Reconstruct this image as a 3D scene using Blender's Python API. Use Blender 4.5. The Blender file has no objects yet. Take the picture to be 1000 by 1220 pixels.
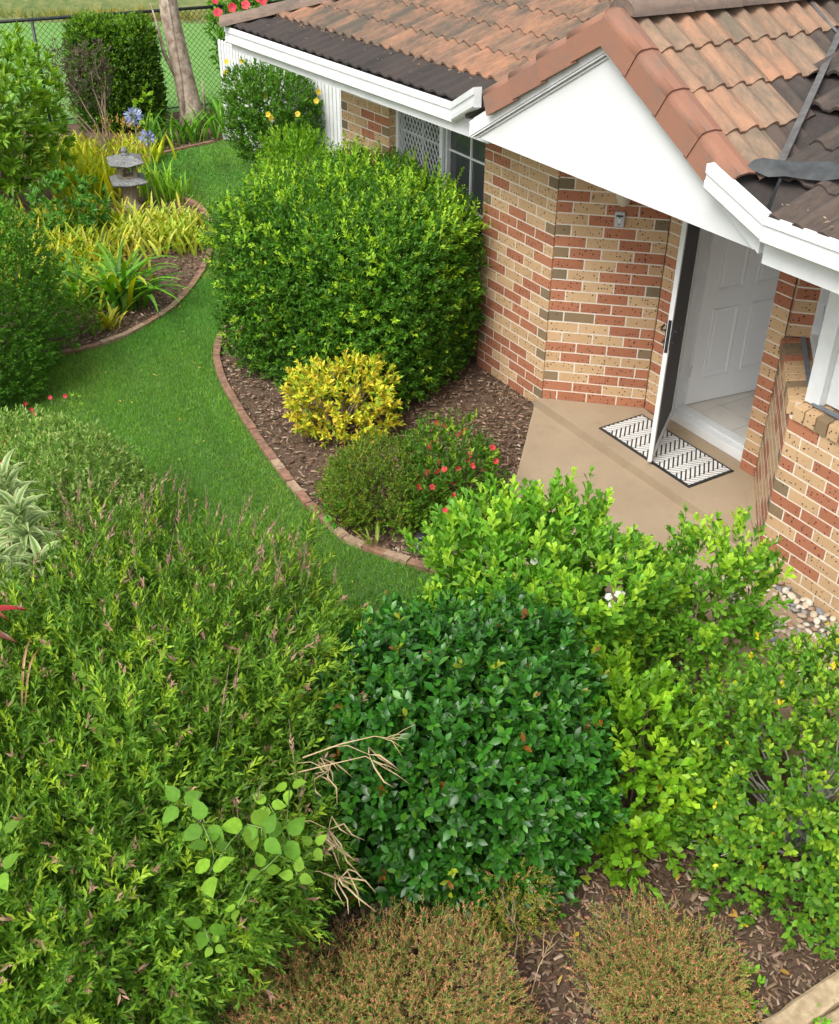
import bpy, math, random
import numpy as np
from mathutils import Vector, Matrix

random.seed(7); RNG = np.random.default_rng(7)
scene = bpy.context.scene
COL = scene.collection
rad = math.radians

# ------------------------------------------------------------------ camera
CAM = np.array([0.0, 0.0, 4.028])
PITCH = rad(33.81); ROLL = -0.0074
cam_d = bpy.data.cameras.new('camera'); cam = bpy.data.objects.new('camera', cam_d); COL.objects.link(cam)
cam_d.sensor_fit = 'HORIZONTAL'; cam_d.sensor_width = 36; cam_d.lens = 1253.44*36/1000
cam_d.clip_start = 0.05; cam_d.clip_end = 400
cam.matrix_world = Matrix.Translation(Vector(CAM)) @ Matrix.Rotation(rad(90)-PITCH, 4, 'X') @ Matrix.Rotation(-ROLL, 4, 'Z')
scene.camera = cam
# ------------------------------------------------------------------ light
SUN_EL, SUN_AZ = 53, 236          # azimuth: direction the light comes from, degrees counter-clockwise from +x
world = bpy.data.worlds.new('World'); scene.world = world; world.use_nodes = True
wn = world.node_tree; bg = wn.nodes['Background']
sky = wn.nodes.new('ShaderNodeTexSky'); sky.sky_type = 'NISHITA'; sky.sun_disc = False
sky.sun_elevation = rad(SUN_EL); sky.sun_rotation = rad(90-SUN_AZ)
sky.dust_density = 4.0; sky.air_density = 1.0; sky.ozone_density = 0.5
hsv = wn.nodes.new('ShaderNodeHueSaturation'); hsv.inputs['Saturation'].default_value = 0.25   # hazy, overcast sky
wn.links.new(sky.outputs[0], hsv.inputs['Color']); wn.links.new(hsv.outputs[0], bg.inputs[0])
bg.inputs[1].default_value = 0.15
sd = bpy.data.lights.new('sun', 'SUN'); sd.energy = 1.5; sd.angle = rad(28); sd.color = (1, .96, .9)
sun = bpy.data.objects.new('sun', sd); COL.objects.link(sun)
sv = Vector((math.cos(rad(SUN_EL))*math.cos(rad(SUN_AZ)), math.cos(rad(SUN_EL))*math.sin(rad(SUN_AZ)), math.sin(rad(SUN_EL))))
sun.rotation_euler = sv.to_track_quat('Z', 'Y').to_euler(); sun.location = (-3, -3, 12)
vs = scene.view_settings; vs.view_transform = 'Standard'; vs.look = 'None'; vs.gamma = 1; vs.use_curve_mapping = False
vs.exposure = 0.78

# ------------------------------------------------------------------ helpers
def link(o, parent=None):
    COL.objects.link(o)
    if parent is not None: o.parent = parent
    return o
def tag(o, label=None, cat=None, group=None, kind=None):
    if label: o['label'] = label
    if cat: o['category'] = cat
    if group: o['group'] = group
    if kind: o['kind'] = kind
    return o
def empty(name, loc, label, cat, group=None, rz=0):
    o = bpy.data.objects.new(name, None); o.location = loc; o.rotation_euler = (0, 0, rz); o.empty_display_size = .1
    link(o); return tag(o, label, cat, group)

class MB:
    """collects verts/faces, builds ONE mesh object"""
    def __init__(s): s.v = []; s.f = []; s.sm = []
    def add(s, vs, fs, smooth=False):
        b = len(s.v); s.v += [tuple(v) for v in vs]; s.f += [tuple(b+i for i in f) for f in fs]; s.sm += [smooth]*len(fs); return s
    def box(s, x0, x1, y0, y1, z0, z1, F=None):
        v = [(x0,y0,z0),(x1,y0,z0),(x1,y1,z0),(x0,y1,z0),(x0,y0,z1),(x1,y0,z1),(x1,y1,z1),(x0,y1,z1)]
        if F: v = [F(*p) for p in v]
        return s.add(v, [(0,3,2,1),(4,5,6,7),(0,1,5,4),(1,2,6,5),(2,3,7,6),(3,0,4,7)])
    def prism(s, poly, z0, z1):
        n = len(poly); v = [(x,y,z0) for x,y in poly]+[(x,y,z1) for x,y in poly]
        return s.add(v, [tuple(range(n-1,-1,-1)), tuple(range(n,2*n))]+[(i,(i+1)%n,n+(i+1)%n,n+i) for i in range(n)])
    def sweep(s, prof, a, b, up=Vector((0,0,1)), side=None):
        """profile [(out,up)] swept from a to b"""
        a = Vector(a); b = Vector(b); d = (b-a).normalized()
        sd_ = side if side is not None else d.cross(up).normalized()
        n = len(prof); v = [a+sd_*p[0]+up*p[1] for p in prof]+[b+sd_*p[0]+up*p[1] for p in prof]
        return s.add(v, [tuple(range(n)), tuple(range(2*n-1,n-1,-1))]+[(i,n+i,n+(i+1)%n,(i+1)%n) for i in range(n)])
    def tube(s, pts, radii, k=6, cap=True):
        pts = [Vector(p) for p in pts]; n = len(pts); vs_ = []
        ref = Vector((.31,.77,.55))
        for i, p in enumerate(pts):
            d = (pts[min(i+1,n-1)]-pts[max(i-1,0)])
            d = d.normalized() if d.length > 1e-9 else Vector((0,0,1))
            a = d.cross(ref); a = a.normalized() if a.length > 1e-4 else Vector((1,0,0)); b = d.cross(a)
            r = radii[i] if hasattr(radii, '__len__') else radii
            vs_ += [p+a*math.cos(2*math.pi*j/k)*r+b*math.sin(2*math.pi*j/k)*r for j in range(k)]
        fs = [(i*k+j, i*k+(j+1)%k, (i+1)*k+(j+1)%k, (i+1)*k+j) for i in range(n-1) for j in range(k)]
        if cap: fs += [tuple(range(k))[::-1], tuple((n-1)*k+j for j in range(k))]
        return s.add(vs_, fs, True)
    def lathe(s, prof, c=(0,0,0), k=16, yaw=0):
        v = []; n = len(prof)
        for r, z in prof:
            v += [(c[0]+r*math.cos(2*math.pi*j/k+yaw), c[1]+r*math.sin(2*math.pi*j/k+yaw), c[2]+z) for j in range(k)]
        fs = [(i*k+j, i*k+(j+1)%k, (i+1)*k+(j+1)%k, (i+1)*k+j) for i in range(n-1) for j in range(k)]
        fs += [tuple(range(k))[::-1], tuple((n-1)*k+j for j in range(k))]
        return s.add(v, fs, k > 6)
    def mesh(s, name, mat=None):
        m = bpy.data.meshes.new(name); m.from_pydata(s.v, [], s.f); m.polygons.foreach_set('use_smooth', s.sm)
        if mat: m.materials.append(mat)
        m.update(); return m
    def build(s, name, mat=None, parent=None, bevel=0, loc=None):
        m = s.mesh(name, mat); o = bpy.data.objects.new(name, m)
        if parent is not None and loc is None:
            # coordinates were given in world space: subtract the thing's base
            T = parent.matrix_basis
            pr = parent.parent
            while pr is not None: T = pr.matrix_basis @ T; pr = pr.parent
            m.transform(T.inverted())
        if loc is not None: o.location = loc
        link(o, parent)
        if bevel:
            b = o.modifiers.new('bevel', 'BEVEL'); b.width = bevel; b.segments = 2; b.limit_method = 'ANGLE'
        return o

# ------------------------------------------------------------------ materials
def nodes(name):
    m = bpy.data.materials.new(name); m.use_nodes = True; nt = m.node_tree
    return m, nt, nt.nodes['Principled BSDF']
def nn(nt, t, **kw):
    n = nt.nodes.new(t)
    for k, v in kw.items():
        if k in n.inputs: n.inputs[k].default_value = v
        else: setattr(n, k, v)
    return n
def wpos(nt): return nn(nt, 'ShaderNodeNewGeometry').outputs['Position']
def noise(nt, scale, detail=4, rough=.6, vec=None):
    n = nn(nt, 'ShaderNodeTexNoise', Scale=scale, Detail=detail, Roughness=rough)
    nt.links.new(vec if vec is not None else wpos(nt), n.inputs['Vector']); return n.outputs['Fac']
def ramp(nt, fac, stops):
    r = nn(nt, 'ShaderNodeValToRGB'); e = r.color_ramp.elements
    while len(e) < len(stops): e.new(.5)
    for el, (p, c) in zip(e, stops): el.position = p; el.color = tuple(c)+(1,) if len(c) == 3 else c
    nt.links.new(fac, r.inputs[0]); return r.outputs['Color']
def mix(nt, fac, a, b, mode='MIX'):
    m = nn(nt, 'ShaderNodeMix', data_type='RGBA', blend_type=mode)
    for sock, val in ((m.inputs[0], fac), (m.inputs[6], a), (m.inputs[7], b)):
        if isinstance(val, (int, float)): sock.default_value = val
        elif isinstance(val, tuple): sock.default_value = val+(1,) if len(val) == 3 else val
        else: nt.links.new(val, sock)
    return m.outputs[2]
def bump(nt, bs, h, dist=.004, strength=.6):
    b = nn(nt, 'ShaderNodeBump', Strength=strength, Distance=dist); nt.links.new(h, b.inputs['Height']); nt.links.new(b.outputs[0], bs.inputs['Normal'])
G = lambda v: (v, v, v)
def simple(name, c1, c2=None, scale=20, rough=.7, bmp=0, metal=0, spec=.5, detail=5):
    m, nt, bs = nodes(name)
    f = noise(nt, scale, detail)
    nt.links.new(ramp(nt, f, [(.35, c1), (.65, c2 or c1)]), bs.inputs['Base Color'])
    bs.inputs['Roughness'].default_value = rough; bs.inputs['Metallic'].default_value = metal; bs.inputs['Specular IOR Level'].default_value = spec
    if bmp: bump(nt, bs, f, bmp)
    return m
def brick_mat(name, c1, c2, speck, amount):
    m, nt, bs = nodes(name)
    oi = nn(nt, 'ShaderNodeObjectInfo')
    base = mix(nt, oi.outputs['Random'], c1, c2)
    base = mix(nt, ramp(nt, noise(nt, 160, 3), [(.4, G(0)), (.7, G(.35))]), base, tuple(x*.62 for x in c1))
    v = nn(nt, 'ShaderNodeTexVoronoi', Scale=48.0); nt.links.new(wpos(nt), v.inputs['Vector'])
    sep = nn(nt, 'ShaderNodeSeparateColor'); nt.links.new(v.outputs['Color'], sep.inputs[0])
    lt = nn(nt, 'ShaderNodeMath', operation='LESS_THAN'); lt.inputs[1].default_value = .3; nt.links.new(v.outputs['Distance'], lt.inputs[0])
    gt = nn(nt, 'ShaderNodeMath', operation='LESS_THAN'); gt.inputs[1].default_value = amount; nt.links.new(sep.outputs[0], gt.inputs[0])
    mu = nn(nt, 'ShaderNodeMath', operation='MULTIPLY'); nt.links.new(lt.outputs[0], mu.inputs[0]); nt.links.new(gt.outputs[0], mu.inputs[1])
    base = mix(nt, mu.outputs[0], base, speck)
    base = mix(nt, ramp(nt, noise(nt, 3.5, 5, .7), [(.45, G(0)), (.8, G(.4))]), base, tuple(x*.6 for x in c2))
    nt.links.new(base, bs.inputs['Base Color']); bs.inputs['Roughness'].default_value = .85
    bump(nt, bs, noise(nt, 130, 4), .0025)
    return m
M = {}
M['brick_cream'] = brick_mat('brick_cream', (.58,.39,.215), (.50,.32,.17), (.07,.035,.02), .4)
M['brick_red'] = brick_mat('brick_red', (.43,.175,.09), (.36,.135,.07), (.06,.025,.018), .4)
M['brick_brown'] = brick_mat('brick_brown', (.26,.175,.095), (.17,.135,.08), (.07,.05,.03), .12)
M['mortar'] = simple('mortar', (.62,.57,.47), (.72,.67,.57), 60, .95, .002)
M['white'] = simple('white_paint', (.66,.675,.675), (.74,.755,.755), 6, .35)
M['white_flat'] = simple('white_sheet', (.66,.675,.67), (.71,.725,.72), 1.2, .55)
M['gable_grey'] = simple('mould_grey', (.62,.64,.63), None, 4, .5)
M['door'] = simple('door_paint', (.84,.85,.85), (.86,.87,.87), 3, .35)
M['dark_mesh'] = simple('insect_mesh', (.03,.028,.025), (.05,.045,.04), 900, .6)
M['black'] = simple('black_metal', (.015,.015,.016), (.03,.03,.03), 30, .35)
M['grey_strip'] = simple('grey_flashing', (.12,.14,.16), (.17,.19,.21), 30, .6)
M['tile_floor'] = simple('floor_tile', (.62,.58,.52), (.68,.64,.58), 5, .25)
M['grout'] = simple('grout', (.3,.28,.25), None, 20, .8)
M['curtain'] = simple('curtain', (.1,.1,.11), (.2,.2,.21), 3, .9)
M['pole'] = simple('fence_black', (.012,.016,.016), (.03,.035,.035), 20, .45)
M['stone'] = simple('lantern_stone', (.22,.18,.135), (.36,.29,.22), 25, .95, .004)
M['stone_grey'] = simple('lantern_lichen_stone', (.10,.105,.10), (.26,.265,.26), 38, .95, .004)
M['bark'] = simple('bark', (.22,.155,.11), (.46,.38,.30), 11, .95, .02)
M['twig'] = simple('twig', (.13,.09,.055), (.24,.18,.12), 30, .9)
M['twig_pale'] = simple('pale_twig', (.34,.32,.28), (.5,.48,.44), 40, .9)
M['twig_dry'] = simple('dry_twig', (.38,.27,.14), (.5,.38,.22), 30, .9)
M['stem'] = simple('green_stem', (.1,.2,.04), (.18,.28,.07), 30, .6)
M['timber'] = simple('sleeper_timber', (.30,.22,.13), (.44,.34,.21), 28, .9, .006)
M['flashing'] = simple('lead_flashing', (.028,.031,.032), (.06,.066,.067), 14, .6, .004)
M['lead_strip'] = simple('valley_metal', (.07,.07,.068), (.13,.127,.12), 14, .6, .003)
M['beige_plastic'] = simple('beige_plastic', (.60,.53,.42), (.66,.6,.5), 20, .5)
M['grey_plastic'] = simple('grey_plastic', (.45,.46,.47), (.5,.51,.52), 20, .4)

def glass_mat():
    m, nt, bs = nodes('window_glass')
    bs.inputs['Base Color'].default_value = (.06,.065,.07,1); bs.inputs['Roughness'].default_value = .04; bs.inputs['Specular IOR Level'].default_value = .8
    return m
M['glass'] = glass_mat()
def concrete_mat():
    m, nt, bs = nodes('sprayed_concrete')
    f = noise(nt, 220, 3, .8); g = noise(nt, 1.6, 5)
    c = ramp(nt, f, [(.3, (.25,.185,.115)), (.5, (.36,.275,.18)), (.7, (.45,.36,.25))])
    c = mix(nt, ramp(nt, g, [(.35, G(0)), (.75, G(.45))]), c, (.22,.16,.10))
    c = mix(nt, ramp(nt, noise(nt, 9, 6, .7), [(.52, G(0)), (.75, G(.3))]), c, (.17,.13,.09))
    nt.links.new(c, bs.inputs['Base Color']); bs.inputs['Roughness'].default_value = .9
    bump(nt, bs, f, .003); return m
M['concrete'] = concrete_mat()
def tile_mat(name, a, b, lich, lo, hi, obj=True):
    m, nt, bs = nodes(name)
    oi = nn(nt, 'ShaderNodeObjectInfo')
    base = mix(nt, oi.outputs['Random'], a, b)
    vec = wpos(nt)
    if obj:
        tc = nn(nt, 'ShaderNodeTexCoord'); mp = nn(nt, 'ShaderNodeMapping'); mp.inputs['Scale'].default_value = (1,.3,1) if 'cap' not in name else (.5,1,1)
        nt.links.new(tc.outputs['Object'], mp.inputs['Vector'])
        ml = nn(nt, 'ShaderNodeMath', operation='MULTIPLY'); ml.inputs[1].default_value = 50; nt.links.new(oi.outputs['Random'], ml.inputs[0])
        cb = nn(nt, 'ShaderNodeCombineXYZ'); nt.links.new(ml.outputs[0], cb.inputs[0]); nt.links.new(ml.outputs[0], cb.inputs[2]); nt.links.new(cb.outputs[0], mp.inputs['Location']); vec = mp.outputs[0]
    f = noise(nt, 30, 7, .8, vec); g = noise(nt, 5, 4, .6, vec); w = noise(nt, 1.4, 3)
    s = nn(nt, 'ShaderNodeMath', operation='ADD'); nt.links.new(f, s.inputs[0]); nt.links.new(g, s.inputs[1])
    s2 = nn(nt, 'ShaderNodeMath', operation='MULTIPLY_ADD'); nt.links.new(w, s2.inputs[0]); s2.inputs[1].default_value = .5; nt.links.new(s.outputs[0], s2.inputs[2])
    base = mix(nt, ramp(nt, s2.outputs[0], [(0, G(0)), (1, G(1))]) if False else rng(nt, s2.outputs[0], lo+.25, hi+.25), base, lich)
    sp = noise(nt, 300, 2, .7)
    base = mix(nt, ramp(nt, sp, [(.5, G(0)), (.75, G(.55))]), base, (.10,.07,.05))
    nt.links.new(base, bs.inputs['Base Color']); bs.inputs['Roughness'].default_value = .92
    bump(nt, bs, f, .005); return m
def rng(nt, v, lo, hi):
    r = nn(nt, 'ShaderNodeMapRange'); nt.links.new(v, r.inputs[0]); r.inputs[1].default_value = lo; r.inputs[2].default_value = hi; return r.outputs[0]
M['tile'] = tile_mat('terracotta_tile', (.35,.175,.10), (.27,.155,.098), (.095,.08,.06), .78, 1.16)
M['tile_clean'] = tile_mat('cleaner_terracotta_tile', (.37,.195,.115), (.31,.205,.135), (.13,.11,.08), .84, 1.26)
M['cap_old'] = tile_mat('weathered_cap', (.22,.155,.115), (.18,.13,.10), (.08,.07,.06), .9, 1.25)
M['cap'] = tile_mat('barge_cap', (.31,.145,.09), (.27,.13,.085), (.19,.135,.105), .95, 1.3)
M['tile_dark'] = tile_mat('mossy_tile', (.115,.08,.058), (.085,.062,.05), (.035,.032,.03), .85, 1.2)
M['tile_black'] = tile_mat('blackened_tile', (.04,.033,.03), (.055,.04,.033), (.022,.02,.02), .85, 1.2)
for k_, (lo, hi) in (('tile', (.95, 1.3)),):
    pass

def leaf_mat(name, rough, trans=.25, spec=.5):
    m, nt, bs = nodes(name)
    at = nn(nt, 'ShaderNodeAttribute', attribute_name='tint')
    c = mix(nt, ramp(nt, noise(nt, 55, 2), [(.3, G(0)), (.7, G(.28))]), at.outputs['Color'], (0.012,.03,.006))
    nt.links.new(c, bs.inputs['Base Color']); bs.inputs['Roughness'].default_value = rough; bs.inputs['Specular IOR Level'].default_value = spec
    tr = nn(nt, 'ShaderNodeBsdfTranslucent'); hs = nn(nt, 'ShaderNodeHueSaturation', Value=1.5, Saturation=1.1); nt.links.new(c, hs.inputs['Color']); nt.links.new(hs.outputs[0], tr.inputs[0])
    ms = nn(nt, 'ShaderNodeMixShader'); ms.inputs[0].default_value = trans
    nt.links.new(bs.outputs[0], ms.inputs[1]); nt.links.new(tr.outputs[0], ms.inputs[2])
    nt.links.new(ms.outputs[0], nt.nodes['Material Output'].inputs[0]); return m
M['leaf'] = leaf_mat('leaf', .5, .30, .32); M['leaf_gloss'] = leaf_mat('glossy_leaf', .38, .15, .45); M['leaf_matt'] = leaf_mat('matt_leaf', .7, .2, .3)
def tint_mat(name, rough=.9, spec=.3):
    m, nt, bs = nodes(name); at = nn(nt, 'ShaderNodeAttribute', attribute_name='tint')
    nt.links.new(at.outputs['Color'], bs.inputs['Base Color']); bs.inputs['Roughness'].default_value = rough; bs.inputs['Specular IOR Level'].default_value = spec; return m
M['chip'] = tint_mat('bark_chip'); M['pebble'] = tint_mat('pebble', .55, .4); M['petal'] = leaf_mat('petal', .6, .3)

# ------------------------------------------------------------------ house frame
A0 = np.array([.995, 7.716]); HA = rad(-58.6)
U = np.array([math.cos(HA), math.sin(HA)]); N = np.array([math.sin(HA), -math.cos(HA)])
def H(u, n, z): q = A0+U*u+N*n; return Vector((q[0], q[1], z))
def Hxy(u, n): q = A0+U*u+N*n; return (q[0], q[1])
GZ = -.1     # garden ground level; porch slab top is 0

# =================================================================== SETTING
def sheet(name, poly, z, mat, th=.0, kind='structure'):
    mb = MB()
    if th: mb.prism(poly, z-th, z)
    else: mb.add([(x, y, z) for x, y in poly], [tuple(range(len(poly)))])
    o = mb.build(name, mat); tag(o, kind=kind); return o
def grass_ground(name, c1, c2, c3):
    m, nt, bs = nodes(name); f = noise(nt, 60 if 'bank' not in name else 5, 6, .8); g = noise(nt, .7, 4)
    c = ramp(nt, f, [(.3, c1), (.5, c2), (.72, c3)])
    c = mix(nt, ramp(nt, g, [(.4, G(0)), (.7, G(.4))]), c, c3)
    nt.links.new(c, bs.inputs['Base Color']); bs.inputs['Roughness'].default_value = .95; bump(nt, bs, f, .02); return m
def mulch_mat():
    m, nt, bs = nodes('mulch'); f = noise(nt, 45, 8, .85)
    nt.links.new(ramp(nt, f, [(.3, (.05,.03,.018)), (.5, (.12,.075,.046)), (.75, (.23,.155,.10))]), bs.inputs['Base Color'])
    bs.inputs['Roughness'].default_value = .95; bump(nt, bs, f, .03); return m
M['mulch'] = mulch_mat()
M['lawn'] = grass_ground('lawn_soil', (.035,.085,.014), (.06,.14,.024), (.09,.19,.035))
M['far_lawn'] = grass_ground('far_lawn', (.09,.21,.035), (.12,.27,.05), (.16,.32,.07))
M['bank'] = grass_ground('rough_bank', (.05,.08,.02), (.10,.14,.035), (.22,.20,.08))
sheet('ground', [(-90,-20),(60,-20),(60,120),(-90,120)], GZ-.012, M['mulch'])
LAWN = [(-3.19,8.69),(-2.75,9.11),(-2.47,9.72),(-2.36,10.6),(-2.36,11.4),(-2.5,12.2),(-2.78,13.0),(-3.2,13.4),(-3.7,13.9),(-4.1,14.7),(-3.95,15.1),(-3.3,15.7),(-2.9,16.08),(-2.05,15.1),(-1.0,13.9),(-.2,11.6),(-.9,10.9),
        (-1.5,10.2),(-1.76,9.58),(-1.86,9.0),(-1.82,8.6),(-1.66,8.1),(-1.48,7.65),(-.99,6.61),(-.67,6.06),(-.39,5.73),(0,5.52),(.4,5.3),(.3,4.6),(-.25,3.9),(-.25,3.0),(-.6,2.7),(-3.4,2.9),(-4.6,6),(-4.2,8.1)]
sheet('lawn', LAWN, GZ+.0, M['lawn'])
sheet('neighbour_lawn', [(-60,14),(-12,13.5),(-6.1,16.65),(-3.5,18.05),(.5,20.2),(40,40),(40,60),(-60,60)], GZ-.004, M['far_lawn'])
# grassy bank rising behind the neighbour's lawn
mb = MB(); nx, ny = 60, 16
vsb = []
for j in range(ny):
    for i in range(nx):
        x = -50+i*1.6; y = 26.2+j*1.1+.12*x*.0+random.uniform(-.2,.2)
        vsb.append((x, y+(-x-7)*-.02, GZ-.03+.42*j+(0 if j == 0 else random.uniform(-.12,.12))))
mb.add(vsb, [(j*nx+i, j*nx+i+1, (j+1)*nx+i+1, (j+1)*nx+i) for j in range(ny-1) for i in range(nx-1)], True)
tag(mb.build('grass_bank', M['bank']), kind='structure')
# concrete porch slab and the lower path
Pp = (1.782,-.597); Cc = (2.465,.075); Bb = (.562,-.611)
porch = [Hxy(-.0,.0), Hxy(-.03,.05), Hxy(2.44,.05), Hxy(*Cc), Hxy(*Pp), Hxy(1.63,-.597), Hxy(1.63,-.8), Hxy(.7,-.8), Hxy(.7,-.597), Hxy(*Bb)]
o = MB().prism(porch, GZ-.05, 0).build('porch_slab', M['concrete'], bevel=.012); tag(o, kind='structure')
path = [Hxy(-.02,.052), (.74,6.73), (.52,5.7), (1.25,4.95), (1.75,4.25), (2.1,3.5), (2.45,2.3), (4.5,1.2), (4.4,2.2), (3.1,3.5), (2.6,4.2), (2.32,4.9), (2.22,5.5), Hxy(2.44,.052)]
o = MB().prism(path, GZ-.06, GZ+.028).build('garden_path', M['concrete']); tag(o, kind='structure')

# =================================================================== HOUSE
house = empty('brick_house', H(1,-1,0), 'brick house with terracotta tiled roof, white gable over the open front door and bay window', 'house')
HB = house.location.copy()
BW, BH, JT = .23, .076, .01
brick_meshes = {}
def brick_mesh(L, kind):
    k = (round(L, 3), kind)
    if k not in brick_meshes:
        e = .0015; h = BH
        v = [(0,0,0),(L,0,0),(L,0,h),(0,0,h),(e,.03,e),(L-e,.03,e),(L-e,.03,h-e),(e,.03,h-e),(0,.0285,0),(L,.0285,0),(L,.0285,h),(0,.0285,h)]
        f = [(4,5,6,7)[::-1],(8,9,5,4)[::-1],(9,10,6,5)[::-1],(10,11,7,6)[::-1],(11,8,4,7)[::-1],(0,1,9,8)[::-1],(1,2,10,9)[::-1],(2,3,11,10)[::-1],(3,0,8,11)[::-1]]
        brick_meshes[k] = MB().add(v, f).mesh('brick', M['brick_'+kind])
    return brick_meshes[k]
brick_total = 0
def pick_brick(course, header, corner):
    if header and corner: return random.choices(['brown','cream','red'], [.55,.3,.15])[0]
    return random.choices(['cream','red','brown'], [.5,.5,.02])[0]
def brick_wall(name, p0, p1, z0, courses, start_half=0, thick=.09, individual=True, zmax=9, label=None, fill_hidden=None, endz=None, rec=.0018):
    """p0->p1 left to right seen from outside; every brick a child of the wall"""
    global brick_total
    a = H(p0[0], p0[1], z0); b = H(p1[0], p1[1], z0); d = (b-a); L = d.length; d.normalize()
    out = Vector((d.y, -d.x, 0))                       # outward (towards the viewer)
    mb = MB(); z1 = z0+courses*.086
    F = lambda x, y, z: a+d*x+out*y+Vector((0,0,z))
    mb.box(.002, L-.002, -thick-.004, -rec, 0, courses*.086-.002, F)
    wall = mb.build('wall', M['mortar'], house)
    if label: wall['label'] = label
    ang = math.atan2(d.y, d.x)
    joined = {}
    for c in range(courses):
        x = 0; half = (c+start_half) % 2; first = True
        if L < .2: half = 0
        while x < L-.02:
            w = BW if not (first and half) else .11
            hd = first and half
            if x+w > L-.001: w = L-x-.0
            if L < .2: w = L-.002
            if L-x-w < .05 and w > .2: w = L-x
            if w < .03: break
            if w < .2: hd = True
            corner = (first or (x+w > L-.03)) and L > .2
            kind = pick_brick(c, hd, corner)
            jit = random.uniform(-.0005,.0008)*(rec > .001)
            loc = a+d*x+out*(-.03+jit)+Vector((0,0,c*.086))
            show = individual and (fill_hidden is None or fill_hidden(x, c*.086+z0))
            if show:
                bo = bpy.data.objects.new('brick', brick_mesh(w, kind))
                bo.location = loc-HB; bo.rotation_euler = (0,0,ang+0); bo.scale = (1,-1,1)
                link(bo, wall); brick_total += 1
            else:
                joined.setdefault(kind, []).append((w, loc))
            x += w+JT; first = False
    for kind, lst in joined.items():
        jm = MB()
        for w, loc in lst:
            jm.box(0, w, 0, .03, 0, BH, lambda X, Y, Z: loc+d*X+out*Y+Vector((0,0,Z)))
        jo = jm.build('bricks', M['brick_'+kind], wall); jo['kind'] = 'stuff'
    return wall
# brick faces point along +y of the brick mesh; local -> scale y -1 gives outward = (d.y,-d.x)
brick_wall('w', (-.952,.0), (-.004,.0), -.097, 25, 0, label='brick wall between window and entry corner', fill_hidden=lambda x, z: x > .3 or z > 1.0)
brick_wall('w', (.006,-.006), (Bb[0],Bb[1]), 0, 24, 1, label='brick wall angled into the entry')
brick_wall('w', (Bb[0]+.006,Bb[1]), (.70,Bb[1]), 0, 24, 1, label='narrow brick return beside the screen door')
brick_wall('w', (1.634,Pp[1]), (Pp[0]-.004,Pp[1]), 0, 24, 1, label='narrow brick pier right of the front door')
zb = 1.0066-13*.086
brick_wall('w', (Pp[0]+.004,Pp[1]+.006), (Cc[0]-.003,Cc[1]-.004), zb, 13, 0, label='splayed brick wall under the bay window', rec=.0005)
brick_wall('w', (Cc[0]+.004,Cc[1]), (4.6,Cc[1]+.02), zb, 13, 0, label='front brick wall under the bay window', fill_hidden=lambda x, z: x < .9)
# left wing: direction slightly different
WA = rad(-55.3); UW = np.array([math.cos(WA), math.sin(WA)]); NW = np.array([math.sin(WA), -math.cos(WA)])
def uw(s, m):   # wing coordinates (origin: window's left brick corner) -> house coordinates
    q = np.array(Hxy(-2.49, 0))+UW*s+NW*m-A0; return float(q@U), float(q@N)
brick_wall('w', uw(-.84,0), uw(0,0), -.097, 25, 1, label='brick wall left of the grilled window', fill_hidden=lambda x, z: z > 1.25)
p_ = uw(0,-.004)
brick_wall('w', (p_[0]+.003,p_[1]), (p_[0]+.0+.10*0+.003,p_[1]-.11), 0, 24, 0, thick=.02)
# wall bodies behind (left end wall, back) so that the house is solid from a step aside
mb = MB(); q0 = uw(-.84,-.1); mb.box(q0[0], q0[0]+.1, -5, q0[1], GZ, 2.05, lambda u, n, z: H(u, n, z)); mb.build('wall', M['mortar'], house, )

# --- sill of the bay: bricks on edge, each a part of the sill
def sill(a, b, inward, n, name='sill'):
    a = Vector(a); b = Vector(b); d = (b-a).normalized(); L = (b-a).length; inn = Vector(inward).normalized()
    mb = MB(); mb.add([a+inn*.02-Vector((0,0,.0)), b+inn*.02, b+inn*.17+Vector((0,0,.03)), a+inn*.17+Vector((0,0,.03)),
                       a+inn*.02+Vector((0,0,.084)), b+inn*.02+Vector((0,0,.084)), b+inn*.17+Vector((0,0,.116)), a+inn*.17+Vector((0,0,.116))],
                      [(0,3,2,1),(4,5,6,7),(0,1,5,4),(1,2,6,5),(2,3,7,6),(3,0,4,7)])
    s = mb.build('sill', M['mortar'], house); k = int(L/.086)
    for i in range(k):
        x0 = i*L/k+.004; x1 = (i+1)*L/k-.005
        P0 = a+d*x0; P1 = a+d*x1; up = Vector((0,0,1))
        v = [P0-inn*.02, P1-inn*.02, P1+inn*.165+up*.03, P0+inn*.165+up*.03, P0-inn*.02+up*.088, P1-inn*.02+up*.088, P1+inn*.165+up*.121, P0+inn*.165+up*.121]
        kind = random.choices(['cream','red','brown'], [.5,.35,.15])[0]
        bm = MB().add(v, [(0,3,2,1),(4,5,6,7),(0,1,5,4),(1,2,6,5),(2,3,7,6),(3,0,4,7)])
        bm.build('brick', M['brick_'+kind], s, bevel=.004)
splay_in = Vector((*(U*.707-N*.707), 0)); front_in = Vector((*(-N), 0))
zs = 1.009
sill(H(Pp[0]+.0,Pp[1]+.0,zs), H(Cc[0]-.01,Cc[1]-.01,zs), splay_in, 9)
sill(H(Cc[0]+.03,Cc[1],zs), H(4.4,Cc[1]+.02,zs), front_in, 20)
# brick reveal beside the splayed window
r0 = Pp; dd = (.7071,.7071); ii = (.7071,-.7071)
rp = lambda s, t: (Pp[0]+dd[0]*s+ii[0]*t, Pp[1]+dd[1]*s+ii[1]*t)
zr = zs+.125
brick_wall('w', rp(.006,.004), rp(.05,.004), zr, 11, 0, thick=.05)
brick_wall('w', rp(.05,.012), rp(.05,.165), zr, 11, 0, thick=.03, label='brick reveal of the bay window')
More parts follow.
